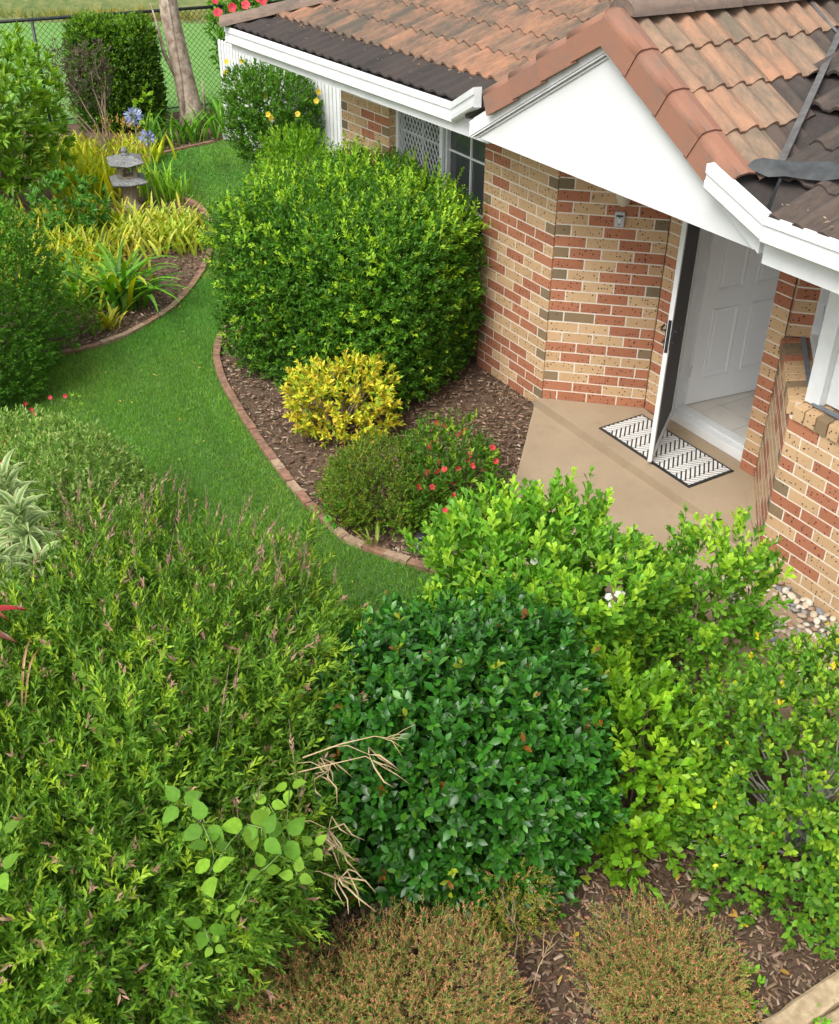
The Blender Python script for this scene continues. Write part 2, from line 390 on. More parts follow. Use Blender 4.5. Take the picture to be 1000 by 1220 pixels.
# --- bay windows
def window(name, a, b, z0, z1, cols, rows, fr=.055, bar=.016, depth=.06, label=None, split=None, pane_z=None, bar_rows=None):
    """white framed window between house points a and b (left to right from outside)"""
    A_ = H(a[0], a[1], 0); B_ = H(b[0], b[1], 0); d = (B_-A_); L = d.length; d.normalize(); out = Vector((d.y, -d.x, 0))
    F = lambda x, y, z: A_+d*x+out*y+Vector((0,0,z))
    w = MB(); w.box(0, L, -depth, -depth+.008, z0, z1, F)
    pane = w.build('window', M['glass'], house)
    if label: pane['label'] = label
    f = MB()
    for X0, X1, Z0, Z1 in ((0,fr,z0,z1),(L-fr,L,z0,z1),(fr,L-fr,z0,z0+fr),(fr,L-fr,z1-fr,z1)): f.box(X0, X1, -depth*.98, 0, Z0, Z1, F)
    if split: f.box(split-fr*.5, split+fr*.5, -depth*.9, -.003, z0+fr, z1-fr, F)
    f.build('frame', M['white'], pane, bevel=.003)
    for i in range(1, cols):
        x = L*i/cols
        if split and abs(x-split) < .05: continue
        MB().box(x-bar/2, x+bar/2, -depth+.01, -depth+.026, z0+fr, z1-fr, F).build('glazing_bar', M['white'], pane)
    for j in range(1, rows):
        z = z0+(z1-z0)*j/rows
        MB().box(fr, L-fr, -depth+.012, -depth+.024, z-bar/2, z+bar/2, F).build('glazing_bar', M['white'], pane)
    return pane, F, L
def diamonds(F, x0, x1, z0, z1, px, pz, wd, y0, y1):
    mb = MB(); s = pz/px; Hh = z1-z0; W_ = x1-x0
    k = -int(Hh/s/px)-2
    while k*px < W_+Hh/s:
        for sg in (1, -1):
            # line x = k*px + sg*(z)/s  (for sg -1 start from the shifted end)
            xa = k*px if sg == 1 else k*px+Hh/s-((Hh/s) % px)
            t0, t1 = 0.0, Hh
            fx = lambda t: xa+sg*t/s
            ts = sorted([(0-xa)*s*sg, (W_-xa)*s*sg]); t0 = max(0, ts[0]); t1 = min(Hh, ts[1])
            if t1-t0 > .01:
                h = wd*.5*math.sqrt(1+s*s)/s
                p = [(fx(t0)-h, t0), (fx(t0)+h, t0), (fx(t1)+h, t1), (fx(t1)-h, t1)]
                yy = y0 if sg == 1 else (y0+y1)/2
                v = [F(x0+min(max(a_,0),W_), yy, z0+b_) for a_, b_ in p]+[F(x0+min(max(a_,0),W_), yy+(y1-y0)*.5, z0+b_) for a_, b_ in p]
                mb.add(v, [(0,1,2,3),(7,6,5,4),(0,4,5,1),(1,5,6,2),(2,6,7,3),(3,7,4,0)])
        k += 1
    return mb
bw_, FB_, LB_ = window('w', rp(.055,.15), rp(.90,.15), zr+.004, 2.05, 2, 2, fr=.05, label='bay window in the splayed wall')
diamonds(FB_, .05, LB_-.05, zr+.05, 2.0, .13, .20, .009, -.045, -.030).build('lattice', M['white'], bw_)
Ci = rp(.957,.14)
MB().box(Ci[0]-.045, Ci[0]+.06, Ci[1]-.05, Ci[1]+.055, zr-.01, 2.05, H).build('corner_post', M['white'], house, bevel=.004)
window('w', (Ci[0]+.062, Ci[1]+.0), (4.3,Ci[1]), zr+.004, 2.05, 5, 4, fr=.08, label='front bay window')
for a_, b_ in ((rp(.05,.125), rp(.93,.125)), ((Ci[0]+.02,Ci[1]+.04),(4.3,Ci[1]+.04))):
    x_ = H(a_[0],a_[1],zr-.006); y_ = H(b_[0],b_[1],zr-.006)
    MB().sweep([(0,0),(.03,0),(.03,.012),(0,.012)], x_, y_).build('flashing_strip', M['grey_strip'], house)
# --- left window with security grille
wl, wr = uw(.0,-.10), (-.952,-.10)
wl = (wl[0]+.0, wl[1])
wo, FW, LW = window('w', wl, wr, .72, 2.04, 4, 3, fr=.045, depth=.05, split=.80, label='white window with grille on its left half')
g = MB()
for X0, X1, Z0, Z1 in ((.0,.05,.73,2.03),(.75,.80,.73,2.03),(.05,.75,.73,.77),(.05,.75,1.99,2.03)): g.box(X0, X1, .004, .03, Z0, Z1, FW)
gr_ = g.build('security_grille', M['white'], wo, bevel=.003)
diamonds(FW, .05, .75, .77, 1.99, .056, .092, .0055, .01, .026).build('grille_mesh', M['white'], wo)
MB().box(.02, LW-.02, -.30, -.29, .7, 2.05, FW).build('curtain', M['curtain'], house)
b_ = MB(); b_.box(0, LW, -.1, .0, GZ-.05, .72, FW); b_.build('wall', M['brick_cream'], house)

# --- entry: frame, threshold, doors, hall
T = -.70
fm = MB()
fm.box(.715, .79, T-.12, T, .03, 2.08, H); fm.box(1.60, 1.665, T-.12, T, .03, 2.08, H); fm.box(.79, 1.60, T-.12, T, 2.02, 2.08, H)
fm.build('door_frame', M['white'], house, bevel=.004)
th = MB(); th.box(.70, 1.66, T-.13, T+.035, .0, .075, H); th.box(.74, 1.64, T-.12, T-.03, .075, .09, H)
th.build('threshold', M['white'], house, bevel=.004)
hf = MB(); hf.box(.2, 1.9, -4.2, T-.131, -.02, .078, H); hf.box(1.9, 6.0, -4.2, T-.25, -.02, .078, H); hf.build('hall_floor', M['grout'], house)
hfl = [c for c in house.children if c.name.startswith('hall_floor')][0]
for i in range(7):
    for j in range(9):
        x0 = .62+i*.34; y0 = T-.14-(j+1)*.34+.12
        y1 = min(y0+.335, T-.133)
        MB().box(x0, x0+.335, y0, y1, .078, .083, H).build('floor_tile', M['tile_floor'], hfl)
hw = MB(); hw.box(.2, .24, -4.2, T-.13, 0, 2.06, H); hw.box(.2, 6.0, -4.24, -4.2, 0, 2.06, H)  # hall's unseen right end left open to let daylight onto the door
hw.build('hall_wall', M['white_flat'], house)
hs_ = MB(); hs_.box(.24,.716,T-.12,T-.08,0,2.06,H); hs_.box(1.66,1.90,T-.2,T-.08,0,2.06,H); hs_.build('hall_lining', M['white_flat'], house)
# timber door: open inwards, hinged on the left jamb
hin = Vector(H(.815,-.815,.09)); fre = Vector(H(.93,-1.62,.09)); dd_ = (fre-hin).normalized(); od = Vector((dd_.y,-dd_.x,0))
# visible face must look toward +u
if od.dot(Vector((*U,0))) < 0: od = -od
FD = lambda x, y, z: hin+dd_*x+od*y+Vector((0,0,z))
DW, DH = .82, 1.93
core = MB().box(0, DW, -.038, -.006, 0, DH, FD)
door = core.build('front_door', M['door'], house); door['label'] = 'white six-panel front door standing open'
st = .105; cols_ = [(0,st),(DW/2-.05,DW/2+.05),(DW-st,DW)]; rails = [(0,.21),(.80,.93),(1.52,1.62),(DH-.11,DH)]
fr_ = MB()
for a_, b2 in cols_: fr_.box(a_, b2, -.006, 0, 0, DH, FD)
for a_, b2 in rails:
    for c0, c1 in ((st,DW/2-.05),(DW/2+.05,DW-st)): fr_.box(c0, c1, -.006, -.0005, a_, b2, FD)
fr_.build('door_rails', M['door'], door, bevel=.003)
for c0, c1 in ((st,DW/2-.05),(DW/2+.05,DW-st)):
    for r0_, r1_ in ((.21,.80),(.93,1.52),(1.62,DH-.11)):
        p = MB(); e0 = .004; e1 = .03
        v = []
        for e, y in ((e0,-.012),(e0+.010,.008),(e1-.008,.008),(e1+.004,-.010),(e1+.022,-.002)):
            v += [FD(c0+e,y,r0_+e), FD(c1-e,y,r0_+e), FD(c1-e,y,r1_-e), FD(c0+e,y,r1_-e)]
        fs = [(i*4+j, i*4+(j+1)%4, (i+1)*4+(j+1)%4, (i+1)*4+j) for i in range(4) for j in range(4)]+[(16,17,18,19)]
        p.add(v, fs); p.build('door_panel', M['door'], door)
for z_ in (.25, 1.55): MB().tube([FD(-.008,.004,z_), FD(-.008,.004,z_+.09)], .007, 8).build('hinge', M['white'], door)
# screen door: open outwards
hin2 = Vector(H(.795,-.69,.035)); fre2 = Vector(H(1.275,-.035,.035)); d2 = (fre2-hin2).normalized(); o2 = Vector((d2.y,-d2.x,0))
FS = lambda x, y, z: hin2+d2*x+o2*y+Vector((0,0,z))
SW, SH = (fre2-hin2).length, 1.98
s_ = MB()
s_.box(0,.05,-.016,.016,0,SH,FS); s_.box(SW-.05,SW,-.016,.016,0,SH,FS)
s_.box(.05,SW-.05,-.015,.015,0,.06,FS); s_.box(.05,SW-.05,-.015,.015,SH-.05,SH,FS); 
sdr = s_.build('screen_door', M['white'], house, bevel=.003); sdr['label'] = 'screen door with dark mesh standing open'
MB().box(.05, SW-.05, -.004, .004, .06, SH-.05, FS).build('mesh_panel', M['dark_mesh'], sdr)
hd = MB(); hd.box(SW-.046,SW-.008,.016,.024,.90,1.10,FS); hd.box(SW-.046,SW-.008,-.024,-.016,.90,1.10,FS)
hd.build('lock_plate', M['black'], sdr, bevel=.002)
h2 = MB(); h2.box(SW+.0005,SW+.004,-.011,.011,.88,1.12,FS)
for s0 in (1,-1):
    h2.tube([FS(SW-.028,.02*s0,1.03), FS(SW-.028,.055*s0,1.03), FS(SW-.06,.06*s0,1.03), FS(SW-.13,.055*s0,1.025)], .008, 8)
    h2.tube([FS(SW-.028,.02*s0,.95), FS(SW-.028,.036*s0,.95)], .012, 8)
h2.build('handle', M['black'], sdr)
# --- small fittings on the angled wall
ba, bb_ = H(.006,-.006,0), H(Bb[0],Bb[1],0); dw = (bb_-ba).normalized(); ow = Vector((dw.y,-dw.x,0))
FB = lambda x, y, z: ba+dw*x+ow*y+Vector((0,0,z))
# intercom
ic = empty('door_intercom', FB(.475,0,1.6), 'small grey intercom box on the brick wall left of the screen door', 'intercom')
XI, ZI = .46, 1.53
MB().box(XI-.036,XI+.036,.0,.032,ZI-.055,ZI+.055,FB).build('casing', M['grey_plastic'], ic, bevel=.004)
MB().box(XI-.026,XI+.026,.032,.034,ZI+.022,ZI+.034,FB).build('speaker_slot', M['black'], ic)
q = MB(); q.box(XI-.008,XI+.008,.032,.036,ZI-.022,ZI+.006,FB); q.build('button', M['white'], ic)
q = MB(); q.box(XI-.005,XI+.005,.032,.035,ZI+.012,ZI+.02,FB); q.box(XI-.005,XI+.005,.032,.035,ZI-.038,ZI-.03,FB); q.build('lens', M['black'], ic)
# beige bulkhead light
bl = empty('wall_light', FB(.47,0,1.72), 'beige wall light half hidden under the white gable', 'light')
mb = MB(); c = FB(.475,.0,1.77)
mb.lathe([(.02,-.11),(.035,-.10),(.055,-.05),(.07,0),(.075,.05),(.06,.08)], (c.x+ow.x*.06, c.y+ow.y*.06, c.z-.02), 12)
mb.build('shade', M['beige_plastic'], bl)
MB().box(.475-.04,.475+.04,0,.03,1.76,1.86,FB).build('bracket', M['beige_plastic'], bl, bevel=.003)

# --- eaves, gutters, gable
so = MB()
so.box(-4.7,-.3,-4.5,.40,2.055,2.075,H); so.box(-.3,2.6,-4.5,.40,2.085,2.105,H); so.box(2.6,6,-4.5,.42,2.055,2.075,H)
so.build('soffit', M['white_flat'], house)
gl0 = H(-.66,.50,0); glE = H(-4.45,.71,0)
def gutter(a, b, top, name='gutter', hgt=.15, label=None):
    """a->b so that the outer face is on the right-hand side of travel"""
    prof = [(-.11,-.02),(-.11,-hgt),(-.0,-hgt),(.012,-hgt+.012),(.012,-hgt*.66),(.004,-hgt*.62),(.004,-hgt*.38),(.014,-hgt*.34),(.014,-.004),(.008,0),(.0,0),(-.004,-.012),(-.004,-.02)]
    a = Vector(a); b = Vector(b); mb = MB(); 
    d = (b-a).normalized(); side = Vector((d.y,-d.x,0)).normalized()
    n = len(prof); up = Vector((0,0,1))
    mb.sweep(prof, a, b, up, side)
    return mb.build('gutter', M['white'], house)
gutter(Vector((glE.x,glE.y,2.25)), Vector((gl0.x,gl0.y,2.25)), 2.25)
def rake_gutter(a, b, h=.135, w=.05):
    a = Vector(a); b = Vector(b); d = b-a; dh = Vector((d.x,d.y,0)).normalized(); side = Vector((dh.y,-dh.x,0)); up = Vector((0,0,1)); mb = MB()
    prof = [(-w,0),(-w,-h),(0,-h),(.01,-h+.012),(.01,-h*.66),(.003,-h*.62),(.003,-h*.38),(.012,-h*.34),(.012,0)]
    n = len(prof); v = [a+side*p+up*q for p, q in prof]+[b+side*p+up*q for p, q in prof]
    mb.add(v, [tuple(range(n)), tuple(range(2*n-1,n-1,-1))]+[(i,n+i,n+(i+1)%n,(i+1)%n) for i in range(n)])
    return mb.build('gutter', M['white'], house)
# fascia under the left gutter
fa = MB(); a_ = H(-.28,.44,2.03); b_ = H(-4.45,.66,2.03); fa.sweep([(0,0),(-.02,0),(-.02,.12),(0,.12)], b_, a_); fa.build('fascia', M['white'], house)
# raked end of left gutter along the gable
rake_gutter(H(-.66,.51,2.25), H(-.20,.625,2.45))
# gable sheet
GN = .56; RT = .5625
def rk(u): return 2.975-RT*abs(u-1.075)        # top edge of the white barge board
gb = MB(); uL, uR = -.30, 2.46
poly = [(uL,2.10),(uR,2.10),(uR,rk(uR)+.02),(1.075,2.955),(uL,rk(uL)+.02)]
v = [H(u_,GN,z_) for u_, z_ in poly]+[H(u_,GN-.03,z_) for u_, z_ in poly]
gb.add(v, [(0,1,2,3,4),(9,8,7,6,5)]+[(i,5+i,5+(i+1)%5,(i+1)%5) for i in range(5)])
gb.build('gable_panel', M['white_flat'], house)
def rake_board(u0, u1, off, w, n0, n1, mat, name):
    mb = MB(); pts = []
    for n_ in (n0, n1):
        for u_, dz in ((u0,-off-w),(u1,-off-w),(u1,-off),(u0,-off)): pts.append(H(u_, n_, rk(u_)+dz))
    mb.add(pts, [(0,1,2,3),(7,6,5,4),(0,4,5,1),(1,5,6,2),(2,6,7,3),(3,7,4,0)])
    return mb.build(name, mat, house)
rake_board(-.30, 1.074, 0, .105, GN+.001, GN+.035, M['white'], 'barge_board'); rake_board(1.076, 2.44, 0, .105, GN+.001, GN+.035, M['white'], 'barge_board')
rake_board(-.28, 1.074, .108, .012, GN+.001, GN+.03, M['white'], 'gable_mould'); rake_board(-.26, 1.074, .128, .012, GN+.001, GN+.012, M['white'], 'gable_mould')
rake_board(1.076, 2.40, .108, .012, GN+.001, GN+.03, M['white'], 'gable_mould')
# right gutter: level along the bay, raked end against the gable
zt = 2.34
gc = H(2.50,.66,zt); ge = H(5.2,.60,zt)
gutter(gc, ge, zt, hgt=.15)
rake_gutter(H(2.07,.672,2.49), gc+Vector((*N,0))*.012)
MB().tube([H(2.07,.60,2.495), H(2.10,.50,2.50)], .007, 6).build('gutter_bracket', M['white'], house)
fa = MB(); fa.sweep([(0,0),(-.02,0),(-.02,.17),(0,.17)], H(2.46,.58,2.055), H(5.2,.52,2.055)); fa.build('fascia', M['white'], house)

# --- roof tiles
def tile_mesh(mat, flat=1.0, name='roof_tile'):
    W_, Lh, hh, t = .30, .365, .034*flat, .014
    xs = []; zs_ = []
    for r in range(2):
        for k in range(7):
            a = k/6; xs.append(r*.15+.012+a*.098); zs_.append(hh*math.sin(math.pi*a)**.8 if 0 < k < 6 else 0)
    xs = [0]+xs+[W_+.004]; zs_ = [0]+zs_+[0]
    n = len(xs); v = []; f = []
    for y, dz in ((0,.018),(Lh,.0)):
        v += [(x,y,z+dz) for x, z in zip(xs, zs_)]
    f += [(i,i+1,n+i+1,n+i) for i in range(n-1)]
    m = MB(); m.add(v, f, True)
    v = [(x,0,z+.018) for x, z in zip(xs, zs_)]+[(x,.0,z+.018-t-(.006 if z > .01 else 0)) for x, z in zip(xs, zs_)]
    m.add(v, [(i+1,i,n+i,n+i+1) for i in range(n-1)], False)
    return m.mesh(name, mat)
TM = {'tile': tile_mesh(M['tile']), 'clean': tile_mesh(M['tile_clean']), 'dark': tile_mesh(M['tile_dark'], 1.0), 'black': tile_mesh(M['tile_black'], .6)}
roofs = []
def roof_plane(O, E, S, rows, cols, inside, kindf, x0=0, gauge=.325, deck=None):
    """O eave origin, E unit along eave (left->right), S unit up-slope"""
    O = Vector(O); E = Vector(E).normalized(); S = Vector(S).normalized(); Nn = E.cross(S).normalized()
    dk = MB().add([O+E*p[0]+S*p[1]-Nn*.012 for p in deck]+[O+E*p[0]+S*p[1]-Nn*.04 for p in deck],
                  [tuple(range(len(deck))), tuple(range(2*len(deck)-1, len(deck)-1, -1))]+[(i,len(deck)+i,len(deck)+(i+1)%len(deck),(i+1)%len(deck)) for i in range(len(deck))])
    roof = dk.build('roof', M['tile_black'], house); roofs.append(roof)
    R = Matrix((E, S, Nn)).transposed().to_4x4()
    for r in range(rows):
        for c in range(cols):
            X = x0+c*.30; Y = r*gauge
            if not inside(X+.15, Y+.17): continue
            m = TM[kindf(X+.15, Y+.17, r)]
            o = bpy.data.objects.new('roof_tile', m)
            o.matrix_basis = Matrix.Translation(O+E*(X+random.uniform(-.002,.002))+S*(Y+random.uniform(-.004,.004))+Nn*(.004+random.uniform(0,.003))-HB) @ R @ Matrix.Rotation(random.uniform(-.006,.006),4,'Z')
            link(o, roof)
    return roof
up = Vector((0,0,1))
# left wing: pitch .33
Ew = (gl0-glE).normalized(); Sw = (Vector((-Ew.y, Ew.x, 0))+up*.335).normalized()
Ow = Vector((glE.x,glE.y,2.245)) + Vector((Ew.y,-Ew.x,0))*(-.03)
Lw = (gl0-glE).length
roof_plane(Ow, Ew, Sw, 7, 19, lambda x, y: x > y*.93-.02 and x < 5.3 and not (y < .33 and x > Lw-.02) and not (y < .7 and x > Lw+.62) and not(y < 1.1 and x > Lw+.9), lambda x, y, r: 'black' if r == 0 else 'tile', x0=.0,
           deck=[(0,0),(Lw,0),(Lw+.2,.5),(Lw+1.5,2.3),(2.2,2.3)])
# gable, right slope
Rg = H(1.06,.56,3.06); Sg = (Vector((*(-U),0))+up*RT).normalized(); Eg = Vector((*(-N),0))
zE = 3.06-RT*(2.52-1.06); Og = H(2.52,.56,zE)
Lg = math.hypot(1.46, 1.46*RT)
def vall(x, y):     # keep tiles left of the valley
    n_ = .56-x; u_ = 2.52-y/math.sqrt(1+RT*RT); z_ = zE+RT*(2.52-u_)
    return z_ > 2.27+.354*(.68-n_)-.05
def gk(x, y, r):
    lim = {0:.2,1:.45,2:.8,3:1.25,4:2.2}.get(r, 2.2)
    if x > lim or x > 1.62: return 'dark'
    return 'clean'
roof_plane(Og, Eg, Sg, 5, 12, lambda x, y: vall(x, y), gk, x0=.10, deck=[(0,0),(.02,0),(.02,.15),(2.1,Lg),(0,Lg)], gauge=.33)
# gable left slope (hidden side) and main ridge
Sg2 = (Vector((*U,0))+up*RT).normalized(); O2 = H(-.42,.56,3.06-RT*1.48)
roof_plane(O2+Eg*3.4, -Eg, Sg2, 5, 11, lambda x, y: x > 3.4-1.0-.6*y, lambda x, y, r: 'tile', x0=.0, deck=[(3.4,0),(3.4,1.7),(0,1.7),(0,1.5),(3.2,0)], gauge=.33)
# bay roof: pitch .354
Eb = (ge-gc).normalized(); Sb = (Vector((-Eb.y,Eb.x,0))+up*.354).normalized()
Ob = H(2.50,.66,2.30)
roof_plane(Ob, Eb, Sb, 8, 14, lambda x, y: x > .08-.6*y, lambda x, y, r: 'dark', x0=-1.8, deck=[(0,0),(2.6,0),(2.6,2.8),(-1.72,2.8)])
# caps: barge caps on both rakes, hip caps, ridge caps
def cap_mesh(L, w, drop, side, top_w):
    """bent clay cap: runs along +x (down-slope end at x=L), vertical face at y=0 side"""
    prof = [(-.006,-drop),(0,-.045),(.004,-.02),(.016,-.006),(.034,0),(top_w*.6,.006),(top_w,-.008)]
    k = len(prof); m = MB()
    v = []
    for x, s, dz in ((0,1,0),(L,1,.013)):
        v += [(x, (-y_+(.009 if x else 0)) if side < 0 else (y_-(.009 if x else 0)), z_+dz) for y_, z_ in prof]
    v2 = []
    for x, dz in ((0,0),(L,.013)):
        v2 += [(x, (-(y_+.014*(1 if i_ < 4 else 0)) if side < 0 else (y_+.014*(1 if i_ < 4 else 0))), z_+dz-(.014 if i_ >= 3 else 0)) for i_, (y_, z_) in enumerate(prof)]
    f = [(i,i+1,k+i+1,k+i) for i in range(k-1)]; b = 2*k
    f2 = [(b+i+1,b+i,b+k+i,b+k+i+1) for i in range(k-1)]
    ends = [(i+1,i,b+i,b+i+1) for i in range(k-1)]+[(k+i,k+i+1,b+k+i+1,b+k+i) for i in range(k-1)]+[(0,k,b+k,b),(k-1,b+k-1,b+2*k-1,2*k-1)]
    m.add(v+v2, f+f2+ends, False)
    me = m.mesh('cap', M['cap'])
    for p in me.polygons: p.use_smooth = 1 <= p.index < k-3
    return me
def place_caps(P0, P1, n, side, drop, tw, parent, name='barge_cap', gz=0, mat=None):
    P0 = Vector(P0); P1 = Vector(P1); d = (P1-P0); L = d.length/n; d.normalize()
    y = Vector((-d.y, d.x, 0)).normalized(); z = d.cross(y)
    if z.z < 0: z = -z; 
    me = cap_mesh(L+.03, tw, drop, side, tw)
    R = Matrix((d, y, z)).transposed().to_4x4()
    for i in range(n):
        o = bpy.data.objects.new(name, me); o.matrix_basis = Matrix.Translation(P0+d*(i*L-.02)+z*(.006*(0))-HB) @ R; link(o, parent)
roofR, roofL = roofs[1], roofs[2]
bz = .055
place_caps(H(1.10,.625,3.085), H(2.22,.625,3.085-RT*1.12), 4, 1, .175, .15, roofR)
place_caps(H(1.04,.625,3.085), H(-.10,.625,3.085-RT*1.14), 4, -1, .175, .15, roofL)
def half_caps(P0, P1, n, r, parent, name, mat='cap', gap=.05):
    P0 = Vector(P0); P1 = Vector(P1); d = P1-P0; L = d.length/n; d.normalize(); y = Vector((-d.y,d.x,0)).normalized(); z = d.cross(y)
    k = 9; m = MB(); v = []
    for x, rr in ((0,r*.92),(L+gap,r*1.06)):
        v += [(x, rr*math.cos(math.pi*j/(k-1)), rr*.72*math.sin(math.pi*j/(k-1))) for j in range(k)]
    for x, rr in ((0,r*.92-.014),(L+gap,r*1.06-.014)):
        v += [(x, rr*math.cos(math.pi*j/(k-1)), rr*.72*math.sin(math.pi*j/(k-1))) for j in range(k)]
    f = [(i,i+1,k+i+1,k+i) for i in range(k-1)]+[(2*k+i+1,2*k+i,3*k+i,3*k+i+1) for i in range(k-1)]+[(k+i,k+i+1,3*k+i+1,3*k+i) for i in range(k-1)]+[(i+1,i,2*k+i,2*k+i+1) for i in range(k-1)]
    f += [tuple(range(2*k-1,k-1,-1)), tuple(range(k))]
    m.add(v, f, False); me = m.mesh(name, M[mat])
    for p in me.polygons: p.use_smooth = p.index < k-1
    R = Matrix((d,y,z)).transposed().to_4x4()
    for i in range(n):
        o = bpy.data.objects.new(name, me); o.matrix_basis = Matrix.Translation(P0+d*(i*L)-HB) @ R; link(o, parent)
half_caps(H(1.07,.50,3.06), H(1.07,-2.6,3.06), 8, .125, roofR, 'ridge_cap', 'cap_old')
hp0 = Ow+Ew*.02+up*.02; hp1 = Ow+Ew*2.0+Vector((-Ew.y,Ew.x,0))*2.05+up*.70
half_caps(hp1, hp0, 7, .12, roofs[0], 'hip_cap', 'cap_old')
# hip end face (seen only from the far side)
hb = MB().add([Ow-up*.01, Ow+Vector((-Ew.y,Ew.x,0))*4.6-up*.01, hp1-up*.03, Ow+Ew*2.2+Vector((-Ew.y,Ew.x,0))*2.3+up*.72], [(0,3,1)]); hb.build('roof', M['tile_dark'], house)
# valley lead strip + apron flashing
def vpt(n_): return H(2.54-(0)+ (3.06-2.27-.354*(.68-n_)+.0)/RT*0 + ((3.06-(2.27+.354*(.68-n_)))/RT+1.06-2.54), n_, 2.27+.354*(.68-n_)+.045)
vs_m = MB()
for i, (n0_, n1_) in enumerate([(.36,-.1),(-.1,-.6),(-.6,-1.2)]):
    a_ = vpt(n0_); b2 = vpt(n1_); s1 = Vector((*U,0))*.024+up*0; a_ = a_+up*.035; b2 = b2+up*.035
    vs_m.add([a_-s1, a_+s1, b2+s1, b2-s1], [(0,1,2,3)])
vs_m.build('valley_strip', M['lead_strip'], house)
vs_m = MB(); k = 26
row = []
for i in range(k):
    t_ = i/(k-1); u_ = 2.19+t_*2.2
    nb = .34+.035*math.sin(u_*16)+random.uniform(-.006,.006); nt_ = nb-.13-.02*math.sin(u_*9)
    if u_ < 2.45: nb += (2.45-u_)*.75; nt_ = nb-.12
    for n_, dz in ((nb,.062+.010*math.sin(u_*22)),(nb-.05,.085),(nt_,.085)):
        zr_ = 2.30+.354*(.66-n_); zg_ = 3.06-RT*(u_-1.06)
        row.append(H(u_, n_, max(zr_, zg_ if u_ < 2.5 else 0)+dz))
vs_m.add(row, [(i*3+j, (i+1)*3+j, (i+1)*3+j+1, i*3+j+1) for i in range(k-1) for j in range(2)], True)
vs_m.build('apron_flashing', M['flashing'], house)
a_ = H(1.14,-.93,3.06); b2 = H(1.62,-.93,3.06-RT*.56)
MB().tube([a_+up*.0, b2+up*.05], .012, 5).build('valley_strip', M['lead_strip'], house)

# =================================================================== vegetation toolkit
def norm(a): return a/np.maximum(np.linalg.norm(a, axis=-1, keepdims=True), 1e-9)
TPL = {
 'tri2': (np.array([(0,0,0),(-.5,.45,.06),(.5,.45,.06),(0,1,-.04)], float), np.array([(0,3,1),(0,2,3)])),
 'big8': (np.array([(0,0,0),(-.36,.28,.05),(0,.3,0),(.36,.28,.05),(-.46,.62,.02),(0,.65,-.04),(.46,.62,.02),(0,1,-.14)], float),
          np.array([(0,2,1),(0,3,2),(1,2,5),(1,5,4),(2,3,6),(2,6,5),(4,5,7),(5,6,7)])),
 'ovate': (np.array([(0,0,0),(-.30,.08,.02),(.30,.08,.02),(-.5,.34,.05),(0,.36,0),(.5,.34,.05),(-.36,.68,.02),(0,.7,-.05),(.36,.68,.02),(0,1.05,-.14)], float),
          np.array([(0,4,1),(1,4,3),(0,2,4),(2,5,4),(3,4,7),(3,7,6),(4,5,8),(4,8,7),(6,7,9),(7,8,9)])),
 'obov': (np.array([(0,0,0),(-.22,.3,.03),(0,.32,0),(.22,.3,.03),(-.5,.72,.04),(0,.74,-.02),(.5,.72,.04),(0,1,-.07)], float),
          np.array([(0,2,1),(0,3,2),(1,2,5),(1,5,4),(2,3,6),(2,6,5),(4,5,7),(5,6,7)])),
 'blade': (np.array([(-.5,0,0),(.5,0,0),(0,1,0)], float), np.array([(0,1,2)])),
}
def leaf_arrays(P, Y, Z, L, W, tpl, droop=1.0):
    """positions, length directions, normals, sizes -> verts (n,k,3)"""
    Y = norm(Y); Z = norm(Z-(Z*Y).sum(-1, keepdims=True)*Y); X = np.cross(Y, Z)
    T, F_ = TPL[tpl]
    v = P[:,None,:]+X[:,None,:]*(T[None,:,0,None]*W[:,None,None])+Y[:,None,:]*(T[None,:,1,None]*L[:,None,None])+Z[:,None,:]*(T[None,:,2,None]*L[:,None,None]*droop)
    return v, F_
def np_mesh(name, V, F_, tint, mat, smooth=False):
    V = V.reshape(-1,3); m = bpy.data.meshes.new(name)
    m.vertices.add(len(V)); m.vertices.foreach_set('co', V.astype(np.float32).ravel())
    nf = len(F_); m.loops.add(nf*3); m.polygons.add(nf)
    m.loops.foreach_set('vertex_index', F_.astype(np.int32).ravel()); m.polygons.foreach_set('loop_start', np.arange(0, nf*3, 3, dtype=np.int32))
    if smooth: m.polygons.foreach_set('use_smooth', np.ones(nf, bool))
    ca = m.color_attributes.new('tint', 'FLOAT_COLOR', 'POINT')
    if mat.name in ('leaf','glossy_leaf','matt_leaf'): tint = np.clip(np.asarray(tint)*np.array([1.78,1.6,.62]), 0, .75)
    c4 = np.ones((len(V),4), np.float32); c4[:,:3] = tint; ca.data.foreach_set('color', c4.ravel())
    m.materials.append(mat); m.update(); m.validate(); return m
def leaves_mesh(name, P, Y, Z, L, W, tint, tpl, mat, origin=(0,0,0), droop=1.0):
    v, F_ = leaf_arrays(P-np.array(origin), Y, Z, L, W, tpl, droop); n, k = v.shape[:2]
    Fa = (F_[None]+(np.arange(n)*k)[:,None,None]).reshape(-1,3)
    return np_mesh(name, v, Fa, np.repeat(tint, k, 0), mat)
def in_frame(P, m=60):
    d = P-CAM; c, s = math.cos(PITCH), math.sin(PITCH)
    z = d[:,1]*c-d[:,2]*s; x = 1253.44*d[:,0]/z+500; y = 1253.44*(-(d[:,1]*s+d[:,2]*c))/z+610
    return (z > 0)&(x > -m)&(x < 1000+m)&(y > -m)&(y < 1220+m), x, y, z
def lump(P, s, seed):
    r = np.random.default_rng(seed); out = np.zeros(len(P))
    for i in range(6):
        k = r.normal(size=3)*s*(1+.6*i); out += np.sin(P@k+r.uniform(0,6.28))/(1+.5*i)
    return out/2.6
